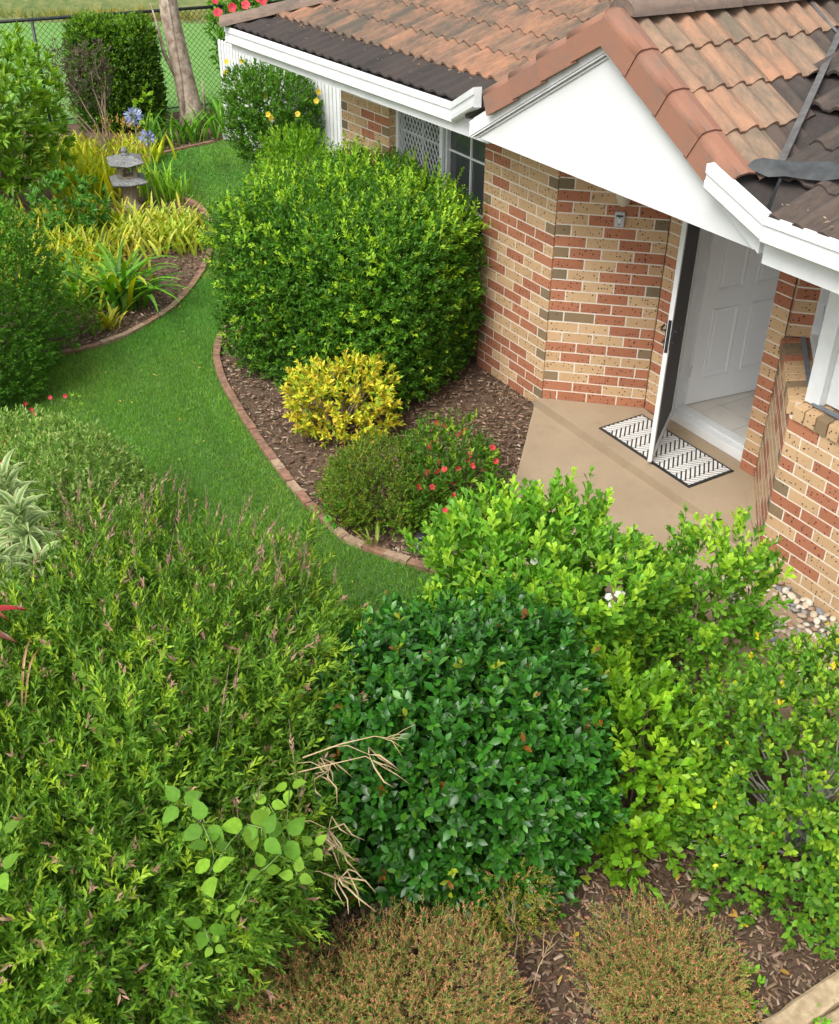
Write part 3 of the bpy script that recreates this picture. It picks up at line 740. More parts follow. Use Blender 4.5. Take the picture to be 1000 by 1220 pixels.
def hull_points(c, r, e, n, yaw=0, shell=(.72,1.0), seed=0, rough=.10, lumps=2.2, zmin=None, taper=0, keep_back=.35, clip=None):
    """random points in the outer shell of a lumpy super-ellipsoid standing on the ground; returns points and outward normals"""
    rg = np.random.default_rng(seed); c = np.array(c, float); r = np.array(r, float); P = []; NN = []; FF = []; tot = 0
    cy, sy = math.cos(yaw), math.sin(yaw)
    for _ in range(60):
        q = rg.uniform(-1.15, 1.15, (n*4, 3)); w = q*r
        pw = np.stack([c[0]+w[:,0]*cy-w[:,1]*sy, c[1]+w[:,0]*sy+w[:,1]*cy, c[2]+w[:,2]], 1)
        sc = 1+rough*lump(pw, lumps/ max(r.max(),.3), seed+5)
        if taper: sc = sc*(1-taper*np.clip(-q[:,2],0,1)[:])
        qq = q/sc[:,None]
        f = (np.abs(qq)**e).sum(1)**(1/e)
        g = np.sign(q)*np.abs(q)**(e-1)/r; nn_ = norm(np.stack([g[:,0]*cy-g[:,1]*sy, g[:,0]*sy+g[:,1]*cy, g[:,2]], 1))
        ok = (f < shell[1])&(f > shell[0])
        if zmin is not None: ok &= pw[:,2] > zmin
        if clip is not None: ok &= clip(pw)
        tocam = norm(CAM-pw); back = (nn_*tocam).sum(1) < -.15
        ok &= (~back)|(rg.random(len(q)) < keep_back)
        P.append(pw[ok]); NN.append(nn_[ok]); FF.append(f[ok]); tot += ok.sum()
        if tot >= n: break
    return np.concatenate(P)[:n], np.concatenate(NN)[:n], np.concatenate(FF)[:n]
def shoots(P, D, nl, slen, L, W, incl=(.6,.2), seed=0, whorl=False, flat=False, jit=.25, lift=.3, opp=False):
    """nl leaves round each shoot axis; returns arrays"""
    rg = np.random.default_rng(seed); n = len(P); D = norm(D)
    ref = norm(rg.normal(size=(n,3))); a = norm(np.cross(D, ref)); b = np.cross(D, a)
    t = (np.arange(nl)+.5)/nl
    if whorl: t = .75+.25*t
    ang = np.arange(nl)*2.399+rg.uniform(0,6.28,(n,1))
    if opp: ang = (np.arange(nl)%2)*math.pi+(np.arange(nl)//2)*1.57+rg.uniform(0,6.28,(n,1))
    if flat: ang = (np.arange(nl)%2)*math.pi+rg.uniform(0,6.28,(n,1))
    ang = ang+rg.normal(size=ang.shape)*jit
    rd = a[:,None,:]*np.cos(ang)[...,None]+b[:,None,:]*np.sin(ang)[...,None]
    inc = incl[0]*(1-.45*t)[None,:,None]+rg.normal(size=(n,nl,1))*incl[1]
    Y = norm(D[:,None,:]*np.cos(inc)+rd*np.sin(inc))
    Y[...,2] += lift*0.0
    base = P[:,None,:]+D[:,None,:]*(slen*t)[None,:,None]*(rg.uniform(.7,1.2,(n,1,1)))
    Z = norm(D[:,None,:]*1.0-Y*(D[:,None,:]*Y).sum(-1, keepdims=True)+np.array([0,0,.35])+rg.normal(size=(n,nl,3))*.25)
    size = (1-.45*(t[None,:]-.35)**2*2)*rg.uniform(.7,1.15,(n,nl))
    if not whorl: size[:,-1:] *= .8
    ti = np.broadcast_to(t[None,:], (n,nl))
    return (base.reshape(-1,3), Y.reshape(-1,3), Z.reshape(-1,3), (size*L).ravel(), (size*W).ravel(), ti.ravel(), np.repeat(np.arange(n), nl))
def tints(n, cols, wts, seed, var=.18):
    rg = np.random.default_rng(seed); c = np.array(cols)[rg.choice(len(cols), n, p=np.array(wts)/sum(wts))]
    return c*rg.uniform(1-var,1+var,(n,1))*(1+rg.normal(size=(n,3))*.05)
def branches(parent, base, targets, r0, mat, k=5, name='stem', wob=.08, seed=1):
    rg = random.Random(seed); mb = MB(); base = Vector(base)
    for t in targets:
        t = Vector(t); p0 = base+Vector((rg.uniform(-.05,.05), rg.uniform(-.05,.05), 0)); pts = []
        for i in range(6):
            s = i/5; q = p0.lerp(t, s); q.z = p0.z+(t.z-p0.z)*(s**.8); 
            q += Vector((rg.uniform(-1,1),rg.uniform(-1,1),rg.uniform(-1,1)))*wob*(t-p0).length*.5*(1 if 0 < i < 5 else 0); pts.append(q)
        mb.tube(pts, [r0*(1-.75*i/5) for i in range(6)], k)
    return mb.build(name, mat, parent)
tplmesh_cache = {}
def place_big_leaves(root, P, Y, Z, L, W, T_, tpl, mat, sel, name='leaf', droop=1.0, nvar=10, seed=3):
    """the selected leaves become objects of their own that share a few meshes"""
    rg = np.random.default_rng(seed); idx = np.where(sel)[0]
    ref = rg.choice(idx, min(nvar, len(idx)), replace=False); vars_ = []
    for r_ in ref:
        m = leaves_mesh(name, np.zeros((1,3)), np.array([[0,1.,0]]), np.array([[0,0,1.]]), np.array([1.0]), np.array([1.0]), T_[r_:r_+1], tpl, mat, droop=droop); vars_.append((m, T_[r_]))
    Yn = norm(Y); Zn = norm(Z-(Z*Yn).sum(-1, keepdims=True)*Yn); Xn = np.cross(Yn, Zn); loc = np.array(root.location)
    VT = np.array([v[1] for v in vars_])
    for i in idx:
        j = int(np.argmin(((VT-T_[i])**2).sum(1)+rg.random(len(VT))*2e-4))
        o = bpy.data.objects.new(name, vars_[j][0])
        mt = np.eye(4); mt[:3,0] = Xn[i]*W[i]; mt[:3,1] = Yn[i]*L[i]; mt[:3,2] = Zn[i]*L[i]; mt[:3,3] = P[i]-loc
        o.matrix_basis = Matrix(mt.tolist()); link(o, root)
def finish(root, P, Y, Z, L, W, T_, tpl, mat, big=0, outer=None, name='foliage', droop=1.0):
    """foliage: one joined mesh; with big>0 the `big` leaves that show best are separate parts"""
    sel = np.zeros(len(P), bool)
    if big:
        ok, x, y, z = in_frame(P, 5); face = np.abs((norm(Z)*norm(CAM-P)).sum(1))
        score = L/z*(.4+face)*ok*(outer if outer is not None else 1)
        sel[np.argsort(-score)[:big]] = True; sel &= ok
        if sel.any(): place_big_leaves(root, P, Y, Z, L, W, T_, tpl, mat, sel, droop=droop)
    k = ~sel
    m = leaves_mesh(name, P[k], Y[k], Z[k], L[k], W[k], T_[k], tpl, mat, origin=tuple(root.location), droop=droop)
    o = bpy.data.objects.new(name, m); link(o, root); o['kind'] = 'stuff'; return o
def shrub(name, label, cat, base, c, r, e, ns, nl, slen, L, W, cols, wts, tip=None, tipw=.0, tpl='tri2', mat='leaf', seed=1, yaw=0, shell=(.70,1.0),
          rough=.10, lumps=2.2, upb=.5, incl=(.75,.25), whorl=False, flat=False, big=0, keep_back=.35, clip=None, taper=0, inner=.35, zmin=None,
          nbr=14, br=.012, brmat='twig', group=None, rand=.35, young=None, droop=1.0, opp=False, zcol=None):
    root = empty(name, base, label, cat, group)
    zmin = base[2]+.02 if zmin is None else zmin
    P, Nn, F_ = hull_points(c, r, e, ns, yaw, shell, seed, rough, lumps, zmin, taper, keep_back, clip)
    rg = np.random.default_rng(seed+1)
    D = norm(Nn+np.array([0,0,upb])+rg.normal(size=P.shape)*rand)
    p, Y, Z, l, w, t, si = shoots(P, D, nl, slen, L, W, incl, seed+2, whorl, flat, opp=opp)
    T_ = tints(len(p), cols, wts, seed+3)
    cl = lump(P, 3.2, seed+9)                                   # clumps of slightly lighter and darker growth
    T_ *= (1+.22*cl[si])[:,None]
    if young is not None:
        yc, yp = young
        h = (P[:,2]-P[:,2].min())/max(np.ptp(P[:,2]), .01)
        ysel = (rg.random(len(P)) < yp*(.15+1.2*h**2)*(1+lump(P, 5, seed+4)))&(F_ > .82)
        m_ = ysel[si]; T_[m_] = np.array(yc)*rg.uniform(.8,1.25,(m_.sum(),1))
    if tip is not None:
        ts = (rg.random(len(P)) < tipw)[si]&(t > .62); T_[ts] = np.array(tip)[rg.integers(len(tip), size=ts.sum())]*rg.uniform(.75,1.2,(ts.sum(),1))
    T_ = np.clip(T_, .004, .9)
    finish(root, p, Y, Z, l, w, T_, tpl, M[mat], big, (F_[si]**3), droop=droop)
    if inner:
        n2 = int(ns*inner); P2, N2, F2 = hull_points(c, r, e, n2, yaw, (.25,shell[0]), seed+20, rough, lumps, zmin, taper, .8, clip)
        D2 = norm(N2*.4+rg.normal(size=P2.shape)); a = shoots(P2, D2, max(3,nl//2), slen, L*1.25, W*1.5, incl, seed+21, whorl)
        o = leaves_mesh('inner_foliage', *a[:5], np.clip(tints(len(a[0]), cols, wts, seed+22), .004,.9), 'tri2', M[mat], origin=tuple(root.location))
        ob = bpy.data.objects.new('inner_foliage', o); link(ob, root); ob['kind'] = 'stuff'
    if nbr:
        tg, _, _ = hull_points(c, r, e, nbr, yaw, (.7,.95), seed+30, rough, lumps, zmin+.15*r[2], taper, .3, clip)
        branches(root, base, [tuple(x) for x in tg], br, M[brmat], seed=seed)
    return root

def inhouse(pw):   # keep foliage clear of the brick walls
    q = pw[:,:2]-A0; return (q@N) > .07

# =================================================================== SHRUBS
G0 = GZ
hedge_c = [(.035,.115,.02),(.05,.15,.025),(.07,.19,.03),(.028,.085,.02)]
shrub('clipped_hedge', 'big clipped cube-like green hedge standing against the brick wall under the grilled window', 'hedge', (-.55,9.0,G0),
      (-.46,8.74,.60), (1.0,1.06,.82), 7, 11500, 9, .10, .046, .022, hedge_c, [3,4,2,2], seed=11, yaw=rad(-30), rough=.04, lumps=7, taper=.08, clip=inhouse,
      young=((.20,.36,.05), .20), upb=.7, inner=.25, nbr=16, br=.014, tip=[(.3,.4,.06)], tipw=.03, incl=(.9,.25))
def hedge_shoots():
    rg = np.random.default_rng(15)
    P, Nn, F_ = hull_points((-.46,8.74,.60), (1.0,1.06,.82), 7, 900, rad(-30), (.96,1.03), 78, .04, 7, .9, .08, .5, inhouse)
    k = (P[:,2] > 1.15)&(lump(P, 3, 4) > -.1); P = P[k][:130]; n = len(P)
    D = norm(np.array([0,-.1,1.0])+Nn[k][:130]*.7+rg.normal(size=(n,3))*.35)
    p, Y, Z, l, w, t, si = shoots(P, D, 11, .17, .056, .026, (1.0,.2), 6, flat=True)
    root = [o for o in bpy.data.objects if o.name == 'clipped_hedge'][0]
    m_ = leaves_mesh('young_shoots', p, Y, Z, l, w, tints(len(p), [(.16,.32,.05),(.22,.38,.06),(.10,.24,.035)], [3,2,2], 5), 'obov', M['leaf'], origin=tuple(root.location))
    o = bpy.data.objects.new('young_shoots', m_); link(o, root); o['kind'] = 'stuff'
hedge_shoots()
shrub('golden_shrub', 'small yellow and green leaved shrub in front of the big clipped hedge', 'shrub', (-.62,7.25,G0), (-.62,7.3,.16), (.38,.32,.32), 3.0, 360, 9, .09, .062, .024,
      [(.33,.36,.05),(.40,.35,.07),(.14,.25,.05),(.34,.27,.08)], [4,4,3,1], seed=12, rough=.16, upb=1.0, tpl='big8', mat='leaf_matt', big=120, inner=.3)
shrub('azalea_shrub', 'low olive green spreading shrub beside the brick edging in the middle bed', 'shrub', (-.25,6.2,G0), (-.26,6.22,.02), (.44,.40,.36), 2.4, 1500, 8, .06, .03, .013,
      [(.07,.14,.03),(.10,.18,.04),(.13,.19,.06),(.055,.11,.025)], [3,3,2,2], seed=13, rough=.2, upb=1.0, tip=[(.22,.17,.06),(.16,.2,.06)], tipw=.2, inner=.3, nbr=10, br=.006)
redsh = shrub('red_flowering_shrub', 'green shrub dotted with small red flowers next to the porch slab', 'shrub', (.22,6.15,G0), (.2,6.25,.06), (.36,.46,.42), 2.4, 800, 7, .07, .04, .019,
      [(.05,.13,.025),(.07,.18,.03),(.035,.10,.03)], [3,2,2], seed=14, rough=.2, upb=.9, inner=.3, nbr=10, br=.007, young=((.16,.28,.04), .15))
lime_c = [(.08,.22,.04),(.11,.275,.055),(.06,.17,.035),(.14,.31,.075)]
shrub('lime_leaved_shrub', 'bright lime green shrub with small white blossoms spreading in front of the porch', 'shrub', (.8,4.5,G0), (.66,4.42,.36), (.62,.50,.56), 2.5, 1150, 11, .17, .066, .034,
      lime_c, [4,3,3,2], seed=15, rough=.24, lumps=4, upb=1.5, tpl='obov', big=300, inner=.35, incl=(.75,.2), young=((.21,.38,.07), .35), nbr=18, br=.009, rand=.3, opp=True)
shrub('lime_leaved_shrub', 'smaller bright lime shrub on thin bare stems in front of the low brick wall', 'shrub', (1.45,4.3,G0), (1.56,4.45,.42), (.29,.26,.44), 2.2, 290, 11, .16, .062, .031,
      lime_c, [4,3,3,2], seed=16, rough=.3, lumps=5, upb=1.6, tpl='obov', big=120, inner=.15, incl=(.75,.2), young=((.22,.39,.07), .4), nbr=14, br=.008, zmin=.12, opp=True)
shrub('leafy_shrub', 'mid green compound-leaved shrub squeezed between the dark glossy shrub and the open twiggy one', 'shrub', (1.0,3.5,G0), (1.0,3.5,.2), (.26,.42,.50), 2.3, 260, 11, .16, .062, .034,
      [(.09,.22,.02),(.12,.28,.03),(.07,.17,.02)], [3,3,2], seed=17, rough=.3, upb=.9, tpl='obov', big=160, inner=.3, nbr=9, br=.007, young=((.2,.36,.05), .3), flat=True)
shrub('dark_glossy_shrub', 'rounded dark green shrub with glossy oval leaves in the front centre', 'shrub', (.16,3.45,G0), (.15,3.46,.31), (.65,.62,.68), 2.5, 3000, 8, .12, .062, .033,
      [(.017,.088,.018),(.025,.118,.021),(.045,.15,.026),(.012,.064,.015)], [4,3,1.5,3], seed=18, rough=.11, lumps=4, upb=.6, tpl='big8', mat='leaf_gloss', big=300, inner=.45, incl=(.95,.3), tip=[(.14,.2,.03),(.12,.05,.02)], tipw=.03, nbr=16, br=.01)
shrub('open_twiggy_shrub', 'sprawling shrub with small oval leaves and pale bare twigs showing through at right', 'shrub', (1.8,3.3,G0), (1.93,3.37,.26), (.76,.62,.48), 2.6, 2300, 8, .10, .045, .026,
      [(.06,.165,.03),(.085,.21,.035),(.04,.12,.025),(.13,.25,.045)], [4,3,3,1.5], seed=19, rough=.16, lumps=4, upb=.7, tpl='big8', big=300, inner=.10, incl=(.9,.3), shell=(.66,1.0), nbr=46, br=.009, brmat='twig_pale', tip=[(.5,.42,.05)], tipw=.03, young=((.17,.30,.05), .2))
wil_c = [(.066,.16,.034),(.095,.21,.04),(.042,.115,.028),(.15,.27,.06)]
shrub('willow_leaved_shrub', 'huge fine-leaved shrub with pink young tips filling the left foreground', 'shrub', (-1.4,3.3,G0), (-1.46,3.28,.34), (1.10,1.50,.84), 2.6, 8200, 14, .16, .048, .0135,
      wil_c, [4,4,3,2], seed=20, yaw=rad(-17), rough=.2, lumps=5, upb=.5, inner=.4, incl=(.75,.2), tip=[(.31,.20,.38),(.27,.21,.32),(.22,.13,.26)], tipw=.11, nbr=40, br=.01, rand=.6, young=((.2,.33,.06), .16), keep_back=.25, taper=.5)
# pink tipped long shoots along the far edge of it
def edge_shoots():
    rg = np.random.default_rng(5); n = 110
    P, Nn, F_ = hull_points((-1.46,3.28,.34), (1.10,1.50,.84), 2.6, n*6, rad(-17), (.93,1.02), 77, .14, 4, .45, 0, 1.0)
    pri = (P[:,1] > 3.7)|(P[:,0] > -.8); P = P[pri][:n]; n = len(P)
    D = norm(np.array([.25,.35,1.0])+rg.normal(size=(n,3))*.28)
    p, Y, Z, l, w, t, si = shoots(P, D, 20, .2, .04, .012, (.6,.15), 6)
    T_ = tints(len(p), wil_c, [2,4,1,4], 8); m = t > .6
    T_[m] = np.array([(.32,.185,.42),(.27,.21,.34),(.36,.25,.52)])[rg.integers(3, size=m.sum())]*rg.uniform(.7,1.1,(m.sum(),1))
    root = [o for o in bpy.data.objects if o.name.startswith('willow_leaved_shrub')][0]
    m_ = leaves_mesh('pink_tips', p, Y, Z, l, w, T_, 'tri2', M['leaf'], origin=tuple(root.location)); o = bpy.data.objects.new('pink_tips', m_); link(o, root); o['kind'] = 'stuff'
    mb = MB()
    for a, d in zip(P, D): mb.tube([Vector(a)-Vector(d)*.1, Vector(a)+Vector(d)*.26], [.003,.0012], 4)
    mb.build('stem', M['twig'], root)
edge_shoots()
# low bronze conifers at the bottom
def bronze(label, c, r, ns, seed, cols=None):
    shrub('bronze_conifer', label, 'shrub', (c[0],c[1],G0), c, r, 2.3, ns, 14, .06, .015, .0048,
      cols or [(.25,.185,.15),(.31,.175,.20),(.14,.20,.11),(.07,.18,.07)], [4,3,4,3], seed=seed, rough=.34, lumps=5, upb=.35, inner=.5, incl=(.8,.3), nbr=14, br=.005, mat='leaf_matt', rand=.6, shell=(.6,1.0),
      tip=[(.42,.19,.28),(.36,.18,.24)], tipw=.45, group='low bronze conifers along the front bed')
bronze('wide feathery bronze conifer at the bottom centre edge', (-.10,2.36,-.06), (.64,.44,.36), 4600, 31)
bronze('feathery bronze conifer right of the bottom centre, beside the bark mulch', (1.02,2.46,-.08), (.33,.36,.34), 2600, 32)
bronze('thin greenish conifer sprig just below the dark glossy shrub', (.42,2.85,.02), (.15,.11,.3), 380, 33, [(.12,.17,.05),(.17,.19,.06),(.09,.15,.04)][:3]+[(.2,.16,.07)])
# left side
shrub('box_shrub', 'dense small-leaved shrub at the left edge beside the lawn', 'shrub', (-3.9,8.2,G0), (-3.98,8.15,.50), (.90,.95,.86), 3, 6500, 8, .08, .036, .022,
      [(.06,.17,.035),(.08,.21,.045),(.045,.13,.03)], [4,3,3], seed=21, rough=.1, upb=.7, inner=.3, nbr=20, br=.014, brmat='twig', young=((.1,.24,.05), .25))
shrub('variegated_azalea', 'low pale-edged shrub at the left edge between the lawn and the willow-leaved shrub', 'shrub', (-2.35,5.7,G0), (-2.42,5.75,.24), (.66,.62,.46), 2.5, 2400, 8, .07, .042, .016,
      [(.12,.23,.10),(.19,.30,.18),(.08,.17,.06),(.26,.35,.30)], [4,3,3,2], seed=22, rough=.15, upb=1.0, inner=.3, nbr=12)
shrub('broadleaf_shrub', 'tall shrub with whorls of long mid-green leaves at the upper left edge', 'shrub', (-5.2,12.6,G0), (-5.4,12.8,.92), (1.02,1.0,.84), 2.5, 800, 9, .10, .18, .05,
      [(.09,.2,.03),(.13,.27,.04),(.06,.15,.03),(.18,.32,.05)], [4,4,2,2], seed=23, rough=.16, lumps=3, upb=.9, whorl=True, tpl='big8', big=300, inner=.3, incl=(1.15,.2), zmin=.25, nbr=14, br=.035, brmat='bark', droop=.8)
shrub('yellow_flowering_shrub', 'green shrub with yellow trumpet flowers against the white picket fence', 'shrub', (-1.9,14.2,G0), (-1.93,14.15,.74), (.56,.5,.60), 2.3, 1500, 8, .12, .065, .024,
      [(.05,.14,.03),(.075,.19,.035),(.035,.1,.025)], [4,3,2], seed=24, rough=.2, upb=.9, inner=.35, zmin=.2, nbr=12, br=.02)
shrub('clipped_hedge', 'tall dark square-topped hedge block behind the garden, left of the tree trunk', 'hedge', (-4.75,16.8,G0), (-4.62,16.8,.60), (.62,.34,.82), 6, 5200, 7, .09, .055, .026,
      [(.035,.09,.015),(.05,.13,.02),(.025,.065,.015)], [4,2,3], seed=25, rough=.05, lumps=4, upb=.7, inner=.3, young=((.09,.2,.03), .5), nbr=8, br=.03)
shrub('purple_leaved_shrub', 'sparse purple-bronze shrub in front of the dark hedge block', 'shrub', (-4.3,14.9,G0), (-4.75,15.4,.95), (.42,.3,.45), 2.2, 330, 8, .11, .05, .022,
      [(.06,.052,.10),(.085,.065,.13),(.05,.075,.06),(.11,.08,.16)], [4,3,3,1], seed=26, rough=.3, upb=1, inner=.2, zmin=.5, nbr=9, br=.014)
shrub('hibiscus_shrub', 'leafy shrub with red flowers behind the white picket fence and roof corner', 'shrub', (-2.2,18.6,G0), (-2.0,18.9,.95), (1.45,1.0,1.25), 2.8, 1500, 8, .16, .10, .052,
      [(.07,.19,.03),(.1,.25,.04),(.05,.14,.025)], [4,3,2], seed=27, rough=.14, upb=.8, tpl='big8', inner=.3, nbr=10, br=.03)
shrub('feathery_shrub', 'fine-leaved shrub at the far upper left corner by the black fence', 'shrub', (-7.4,15.6,G0), (-7.3,15.9,.5), (.75,.6,.95), 2.4, 1200, 9, .16, .06, .01,
      [(.06,.13,.03),(.09,.17,.04)], [1,1], seed=28, rough=.2, upb=.8, inner=.3)
# light green growth on the hedge's far side
shrub('young_growth_shrub', 'light green untrimmed shrub behind the big hedge beside the picket fence', 'shrub', (-1.15,10.9,G0), (-1.2,10.75,.62), (.45,.5,.66), 2.4, 900, 9, .12, .055, .024,
      [(.12,.27,.04),(.17,.33,.05),(.08,.2,.03)], [4,3,3], seed=29, rough=.22, upb=1.1, inner=.3, clip=inhouse)

# --- strap-leaved plants
def strap_clump(name, label, cat, base, n, L, W, cols, wts, seed, spread=.6, bend=1.0, seg=6, leafn=True, mat='leaf', foot=.06, part=True):
    root = empty(name, base, label, cat); rg = random.Random(seed); cs = tints(n, cols, wts, seed)
    acc_v, acc_f, acc_t = [], [], []
    for i in range(n):
        az = rg.uniform(0, 6.283); el = rg.uniform(.35, 1.0)*spread; l = L*rg.uniform(.6,1.15); w = W*rg.uniform(.75,1.15)
        d = Vector((math.cos(az), math.sin(az), 0)); p = Vector((rg.gauss(0,foot), rg.gauss(0,foot), 0)); a = el*.5; vs_ = []
        side = Vector((-d.y, d.x, 0)); tw = rg.uniform(-.4,.4)
        for s in range(seg+1):
            t = s/seg; ww = w*(math.sin(math.pi*min(.5+t*.0,1))*(1-t**2.2)+.06*(1-t))*(.65+.7*t if t < .5 else 1.0)
            cr = d*math.cos(a)*0
            nrm = d*-math.cos(a)+Vector((0,0,1))*math.sin(a)
            sd2 = side*math.cos(tw*t)+nrm*math.sin(tw*t)
            vs_ += [p-sd2*ww*.5+nrm*ww*.12, p-nrm*ww*.05, p+sd2*ww*.5+nrm*ww*.12]
            p = p+(d*math.sin(a)+Vector((0,0,1))*math.cos(a))*(l/seg); a += bend*rg.uniform(.7,1.3)*(1.9/seg)*(.4+t)*.9
        fs = []
        for s in range(seg):
            b = s*3
            for j in range(2): fs += [(b+j,b+j+1,b+3+j+1),(b+j,b+3+j+1,b+3+j)]
        V = np.array([tuple(v) for v in vs_]); T_ = np.repeat(np.clip(cs[i:i+1],.005,.9), len(V), 0); T_ = T_*np.linspace(.8,1.15,len(V))[:,None]
        if part:
            m = np_mesh('leaf', V, np.array(fs), T_, M[mat], True); o = bpy.data.objects.new('leaf', m); link(o, root)
        else:
            acc_f.append(np.array(fs)+sum(len(a_) for a_ in acc_v)); acc_v.append(V); acc_t.append(T_)
    if not part:
        m = np_mesh('foliage', np.concatenate(acc_v), np.concatenate(acc_f), np.concatenate(acc_t), M[mat], True); o = bpy.data.objects.new('foliage', m); link(o, root); o['kind'] = 'stuff'
    return root
gold = [(.25,.33,.08),(.34,.41,.16),(.16,.26,.06),(.29,.28,.09)]
green = [(.07,.2,.03),(.1,.26,.04),(.05,.15,.03)]
olive = [(.2,.27,.035),(.28,.33,.05),(.14,.22,.03)]
strap_clump('strap_lily', 'arching dark green strap-leaved lily in the curved bed beside the brick edging', 'plant', (-2.95,9.75,G0), 64, .95, .058, green+[(.25,.3,.05)], [3,3,3,.6], 41, 1.7, 1.2, foot=.09)
strap_clump('strap_lily', 'second strap-leaved lily left of the arching one, mixed with yellow leaves', 'plant', (-3.4,9.85,G0), 50, .65, .048, green+[(.3,.34,.05)], [2,3,2,2], 42, 1.6, 1.2, foot=.1)
strap_clump('pale_bromeliad', 'small pale yellow-green rosette at the front of the curved bed', 'plant', (-2.95,9.25,G0), 24, .26, .04, [(.42,.42,.12),(.3,.36,.08)], [1,1], 43, .9, .8, foot=.04)
for i, (x, y, nL, ll, lab) in enumerate([(-2.95,12.0,90,.36,'golden clump right beside the curved brick edging below the lantern'),(-3.2,11.55,60,.34,'golden clump to the lower right of the stone lantern'),(-2.75,11.55,80,.34,'golden clump nearest the outer bend of the edging')]):
    strap_clump('golden_bromeliad', lab, 'plant', (x,y,G0), int(nL*2.0), ll*.95, .045, gold, [3,3,2,1], 50+i, 1.15, .6, foot=.2)
for i, (x, y, nL, ll, lab) in enumerate([(-3.75,11.0,70,.5,'olive yellow clump left of the strap-leaved lilies'),(-3.4,10.75,60,.45,'olive clump behind the arching lily'),(-4.05,10.3,50,.42,'olive clump against the dense small-leaved shrub'),(-4.2,12.0,60,.5,'yellowish clump left of the lantern foot'),(-3.75,12.1,50,.42,'olive clump just in front of the lantern foot'),(-3.3,10.2,50,.34,'low olive clump between the two strap-leaved lilies'),(-4.2,10.9,60,.45,'olive clump at the back by the low dark bush'),(-3.9,13.5,50,.4,'olive clump behind the lantern'),(-4.75,11.5,60,.4,'olive clump under the broadleaf shrub'),(-4.9,15.0,60,.4,'green clump at the foot of the dark hedge block')]):
    strap_clump('olive_bromeliad', lab, 'plant', (x,y,G0), int(nL*2.2), ll*.9, .042, olive+[(.4,.36,.06)], [3,3,3,1], 60+i, 1.05, .7, foot=.24)
for i, (x, y, nL, ll, lab) in enumerate([(-4.25,13.2,110,.62,'tall bright yellow-green clump left of the lantern'),(-4.6,14.2,80,.5,'yellow clump behind the left of the lantern'),(-4.0,14.9,70,.4,'yellow-green clump below the purple-leaved shrub')]):
    strap_clump('yellow_bromeliad', lab, 'plant', (x,y,G0), int(nL*1.8), ll, .045, [(.34,.42,.04),(.46,.48,.06),(.22,.32,.03)], [3,2,3], 70+i, .8, .6, foot=.2)
strap_clump('agapanthus', 'green agapanthus clump just right of the stone lantern', 'plant', (-3.25,13.2,G0), 70, .5, .028, [(.13,.3,.04),(.18,.36,.05),(.08,.2,.03)], [3,3,2], 80, .75, .75, foot=.14)
for i, (x, y, lab) in enumerate([(-3.85,15.7,'clivia clump left of the tree trunk foot'),(-3.45,16.0,'clivia clump directly in front of the tree trunk'),(-3.0,16.35,'clivia clump between tree trunk and picket fence'),(-3.1,17.0,'clivia clump behind the others against the picket fence')]):
    strap_clump('clivia_clump', lab, 'plant', (x,y,G0), 44, .55, .042, green, [3,3,2], 90+i, .9, .95, foot=.12, part=(i < 3))
shrub('low_bush', 'low dark green bush under the broadleaf shrub at left', 'shrub', (-3.95,12.0,G0), (-4.0,11.75,.22), (.36,.4,.35), 2.3, 120, 8, .08, .13, .04, [(.04,.13,.04),(.06,.17,.05)], [1,1], seed=44, whorl=True, tpl='big8', incl=(1.1,.2), big=90, nbr=5)
shrub('low_bush', 'small leafy seedling patch at the lower left tip of the curved bed', 'shrub', (-3.2,9.15,G0), (-3.22,9.2,-.02), (.22,.2,.2), 2.2, 160, 7, .05, .035, .02, [(.06,.16,.03),(.09,.2,.04)], [1,1], seed=45, nbr=4, br=.005)
shrub('seedling', 'thin upright seedling with rounded leaves by the tree trunk', 'plant', (-3.95,15.6,G0), (-3.95,15.6,.35), (.14,.12,.38), 2, 26, 5, .06, .09, .06, [(.2,.36,.06),(.15,.3,.05)], [1,1], seed=46, nbr=4, br=.006, inner=0)
shrub('dry_pink_shrub', 'thin shrub with dusty pink seed heads behind the lantern', 'shrub', (-4.0,14.0,G0), (-3.95,14.0,.3), (.34,.3,.42), 2.2, 160, 7, .1, .03, .02, [(.34,.22,.17),(.2,.2,.08),(.4,.28,.2)], [3,2,2], seed=47, nbr=10, br=.008, inner=0)

